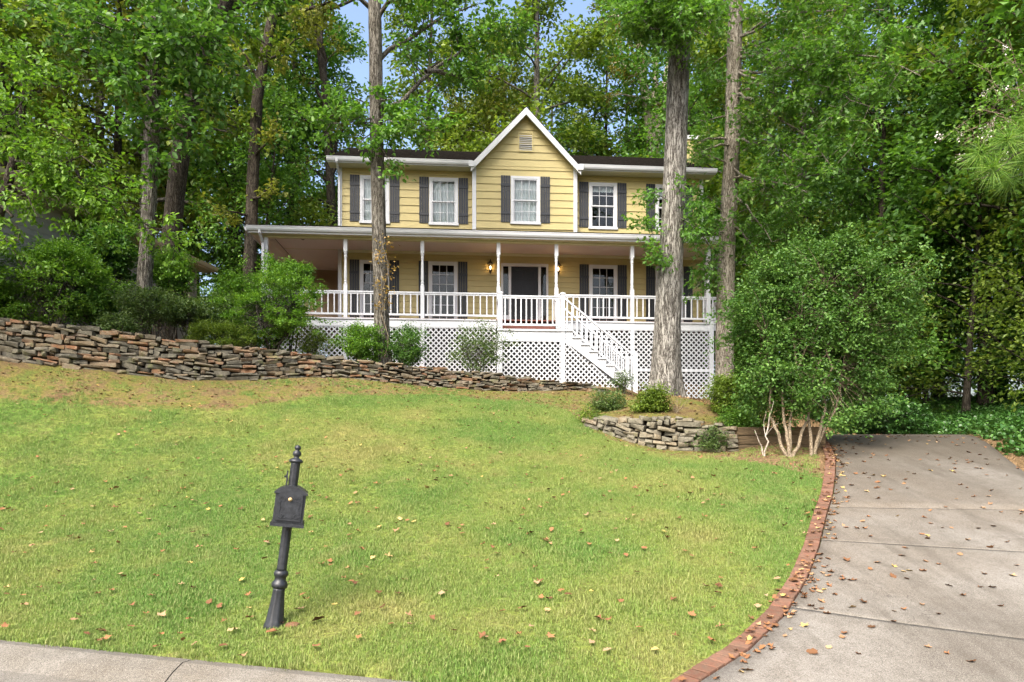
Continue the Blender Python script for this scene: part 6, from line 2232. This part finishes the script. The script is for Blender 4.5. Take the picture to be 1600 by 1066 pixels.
cx = ng.nodes.new('ShaderNodeCombineXYZ')
ng.links.new(na.outputs[0], cx.inputs['Z'])
ng.links.new(n_in.outputs[0], ip.inputs['Points'])
ng.links.new(ci.outputs[0], ip.inputs['Instance'])
ng.links.new(cx.outputs[0], ip.inputs['Rotation'])
ng.links.new(nb_.outputs[0], ip.inputs['Scale'])
ng.links.new(ip.outputs[0], n_out.inputs[0])
md = go.modifiers.new('scatter', 'NODES'); md.node_group = ng

# ivy on the bank right of the driveway
g = np.random.default_rng(410)
n = 70000
x, y = g.uniform(6.6, 24, n), g.uniform(9.5, 26, n)
ok = (x > drx(DR_R, y) + 0.05 + 0.25 * g.uniform(0, 1, n) ** 2) | (y > 19.2)
ok &= ~((x < 8.5) & (y < 19.5))
ok &= g.uniform(0, 1, n) < np.clip(1.5 - np.hypot(x - 9, y - 14) / 14, 0.35, 1)
x, y = x[ok], y[ok]
z = H(x, y) + g.uniform(0.02, 0.17, len(x)) * ss(0, 0.8, np.where(y > 19.2, 1, x - drx(DR_R, y)))
A = np.stack([x, y, z], 1)
V, F, rn = leaves_np(g, A, A + g.normal(0, 0.06, A.shape), 3, 0.085, 0.075, LEAF_OVAL, spread=0.05, droop=0.05, flat=0.4)
iv = link(bpy.data.objects.new('ivy', np_mesh('ivy', V, F, L_IVY, rn)))
tag(iv, 'dense green ivy ground cover on the bank beyond the driveway', 'ivy', kind='stuff')

# fallen leaves
t = NT('dry_leaf')
oi = t.n('ShaderNodeObjectInfo')
at = t.n('ShaderNodeAttribute'); at.attribute_name = 'rnd'
ad = t.n('ShaderNodeMath'); ad.operation = 'ADD'; t.l(oi.outputs['Random'], ad.inputs[0]); t.l(at.outputs['Fac'], ad.inputs[1])
fr = t.n('ShaderNodeMath'); fr.operation = 'FRACT'; t.l(ad.outputs[0], fr.inputs[0])
c = t.ramp(fr.outputs[0], [(0.0, (0.09, 0.045, 0.02)), (0.35, (0.20, 0.095, 0.045)), (0.62, (0.28, 0.13, 0.055)), (0.86, (0.32, 0.22, 0.13)), (0.965, (0.45, 0.32, 0.09)), (1.0, (0.40, 0.28, 0.18))])
M_DRY = t.done(t.pbr(c, 0.8, 0.2))


def dry_leaf(seed):
    g = np.random.default_rng(seed)
    out = [(0, -0.5), (0.16, -0.3), (0.36, -0.28), (0.22, -0.08), (0.46, 0.1), (0.2, 0.18), (0.14, 0.36), (0, 0.5), (-0.16, 0.34), (-0.2, 0.16), (-0.44, 0.06), (-0.22, -0.1), (-0.34, -0.3), (-0.15, -0.3)]
    curl = g.uniform(0.3, 1.1); bend = g.uniform(-0.3, 0.7)
    def lift(x, y): return curl * x * x * 1.3 + bend * y * y + 0.08 * g.normal()
    V = [(0, 0, 0.02)] + [(x * g.uniform(0.85, 1.15), y, abs(lift(x, y)) + 0.02) for x, y in out]
    n = len(out)
    F = [(0, 1 + i, 1 + (i + 1) % n) for i in range(n)]
    me = np_mesh('fallen_leaf', np.array(V), np.array(F), M_DRY)
    return me


DL = [dry_leaf(500 + i) for i in range(7)]


def leaf_spot(x, y):
    ind = (x > drx(DR_IN, y)) & (x < drx(DR_R, y)) & (y > 3)
    return float(drive_z(y)) + 0.004 if ind else h1(x, y) + 0.04


def drop(x, y, size, label, group, sd):
    r_ = random.Random(sd)
    o = bpy.data.objects.new('fallen_leaf', DL[r_.randrange(7)])
    link(o)
    o.location = (x, y, leaf_spot(x, y)); o.scale = (size, size, size)
    o.rotation_euler = (r_.gauss(0, 0.2), r_.gauss(0, 0.2) - (0.19 if x > 1 and y > 5 else 0) * 0, r_.uniform(0, 6.28))
    tag(o, label, 'leaf', group)
    return o


g = np.random.default_rng(420)
cnt = 0
GD = 'fallen leaves on the driveway'
while cnt < 150:
    y = 4.6 + 9.4 * g.uniform() ** 1.1
    xa, xb = float(drx(DR_IN, y)), float(drx(DR_R, y))
    x = xa + (xb - xa) * (g.uniform() if g.uniform() < 0.5 else g.uniform() ** 4 * 0.35 - 0.03)
    if abs(x / y) > 0.76: continue
    drop(x, y, g.uniform(0.055, 0.10), 'dry fallen leaf lying on the concrete driveway', GD, 1000 + cnt)
    cnt += 1
cnt = 0
while cnt < 130:
    y = 4.9 + 6.5 * g.uniform()
    x = g.uniform(-0.75, 0.55) * y
    if x > drx(DR_IN, y) - 0.3 or lawn_amount(np.array([x]), np.array([y]))[0] < 0.9: continue
    drop(x, y, g.uniform(0.06, 0.10), 'curled brown fallen leaf on the lawn grass', 'fallen leaves on the lawn', 2000 + cnt)
    cnt += 1
px_ = P(495, 992, 5.6)
drop(px_.x, 5.62, 0.13, 'pale tan fallen leaf right of the mailbox post', None, 11)
drop(P(430, 985, 5.45).x, 5.42, 0.13, 'orange-tan dry leaf leaning on the mailbox foot', None, 12)
# all the small litter further off
n = 7000
x, y = g.uniform(-12, 9.5, n), g.uniform(5, 21, n)
ind = (x > drx(DR_IN, y)) & (x < drx(DR_R, y))
wgt = np.where(ind, 0.22, np.where(lawn_amount(x, y) > 0.5, 0.25, np.where(x < 6.2, 0.9, 0.1)))
near_edge = (np.abs(x - drx(DR_IN, y) + 0.02) < 0.2)
wgt = np.where(near_edge, 1.0, wgt)
ok = (g.uniform(0, 1, n) < wgt) & (np.abs(sdist(x, y)) > 0.25)
x, y = x[ok], y[ok]
ind = ind[ok]
z = np.where(ind, drive_z(y) + 0.004, H(x, y) + np.where(lawn_amount(x, y) > 0.3, 0.04, 0.012))
V, F, rn, b0 = [], [], [], 0
for i in range(len(x)):
    me = DL[g.integers(7)]
    s_ = g.uniform(0.05, 0.085); a = g.uniform(0, 6.28)
    M = Matrix.Translation((x[i], y[i], z[i])) @ Matrix.Rotation(a, 4, 'Z') @ Matrix.Rotation(g.normal(0, 0.25), 4, 'X') @ Matrix.Scale(s_, 4)
    r_ = g.uniform()
    for vv in me.vertices:
        V.append(tuple(M @ vv.co)); rn.append(r_)
    for pl_ in me.polygons:
        F.append([b0 + k for k in pl_.vertices])
    b0 += len(me.vertices)
lo = link(bpy.data.objects.new('leaf_litter', np_mesh('leaf_litter', np.array(V), np.array(F), M_DRY, rn)))
tag(lo, 'small dry leaves scattered over lawn, beds and driveway', 'leaf litter', kind='stuff')
# flat stone at the mailbox foot
so = bpy.data.objects.new('flat_stone', STONES[3]); link(so)
q = P(457, 994, 5.62)
so.location = (q.x, 5.62, h1(q.x, 5.62) + 0.012); so.scale = (0.11, 0.08, 0.045)
tag(so, 'small flat grey stone beside the mailbox post', 'stone')
# leaves drifted against the brick edging
g = np.random.default_rng(431)
V, F, rn, b0 = [], [], [], 0
for i in range(420):
    yy = 4.5 + 8.5 * g.uniform()
    if math.sin(yy * 2.3) + math.sin(yy * 5.1) * 0.6 < g.uniform(-1.2, 0.9): continue
    xx = float(drx(DR_IN, yy)) + g.normal(0.0, 0.10)
    on = xx < drx(DR_IN, yy)
    me = DL[g.integers(7)]
    M = Matrix.Translation((xx, yy, float(drive_z(yy)) + (0.018 if on else 0.004))) @ Matrix.Rotation(g.uniform(0, 6.28), 4, 'Z') @ Matrix.Rotation(g.normal(0, 0.3), 4, 'X') @ Matrix.Scale(g.uniform(0.035, 0.075), 4)
    r_ = g.uniform() * 0.7
    for vv in me.vertices:
        V.append(tuple(M @ vv.co)); rn.append(r_)
    for pl_ in me.polygons:
        F.append([b0 + k for k in pl_.vertices])
    b0 += len(me.vertices)
ld = link(bpy.data.objects.new('leaf_drift', np_mesh('leaf_drift', np.array(V), np.array(F), M_DRY, rn)))
tag(ld, 'brown leaf crumbs drifted along the brick edging', 'leaf litter', kind='stuff')
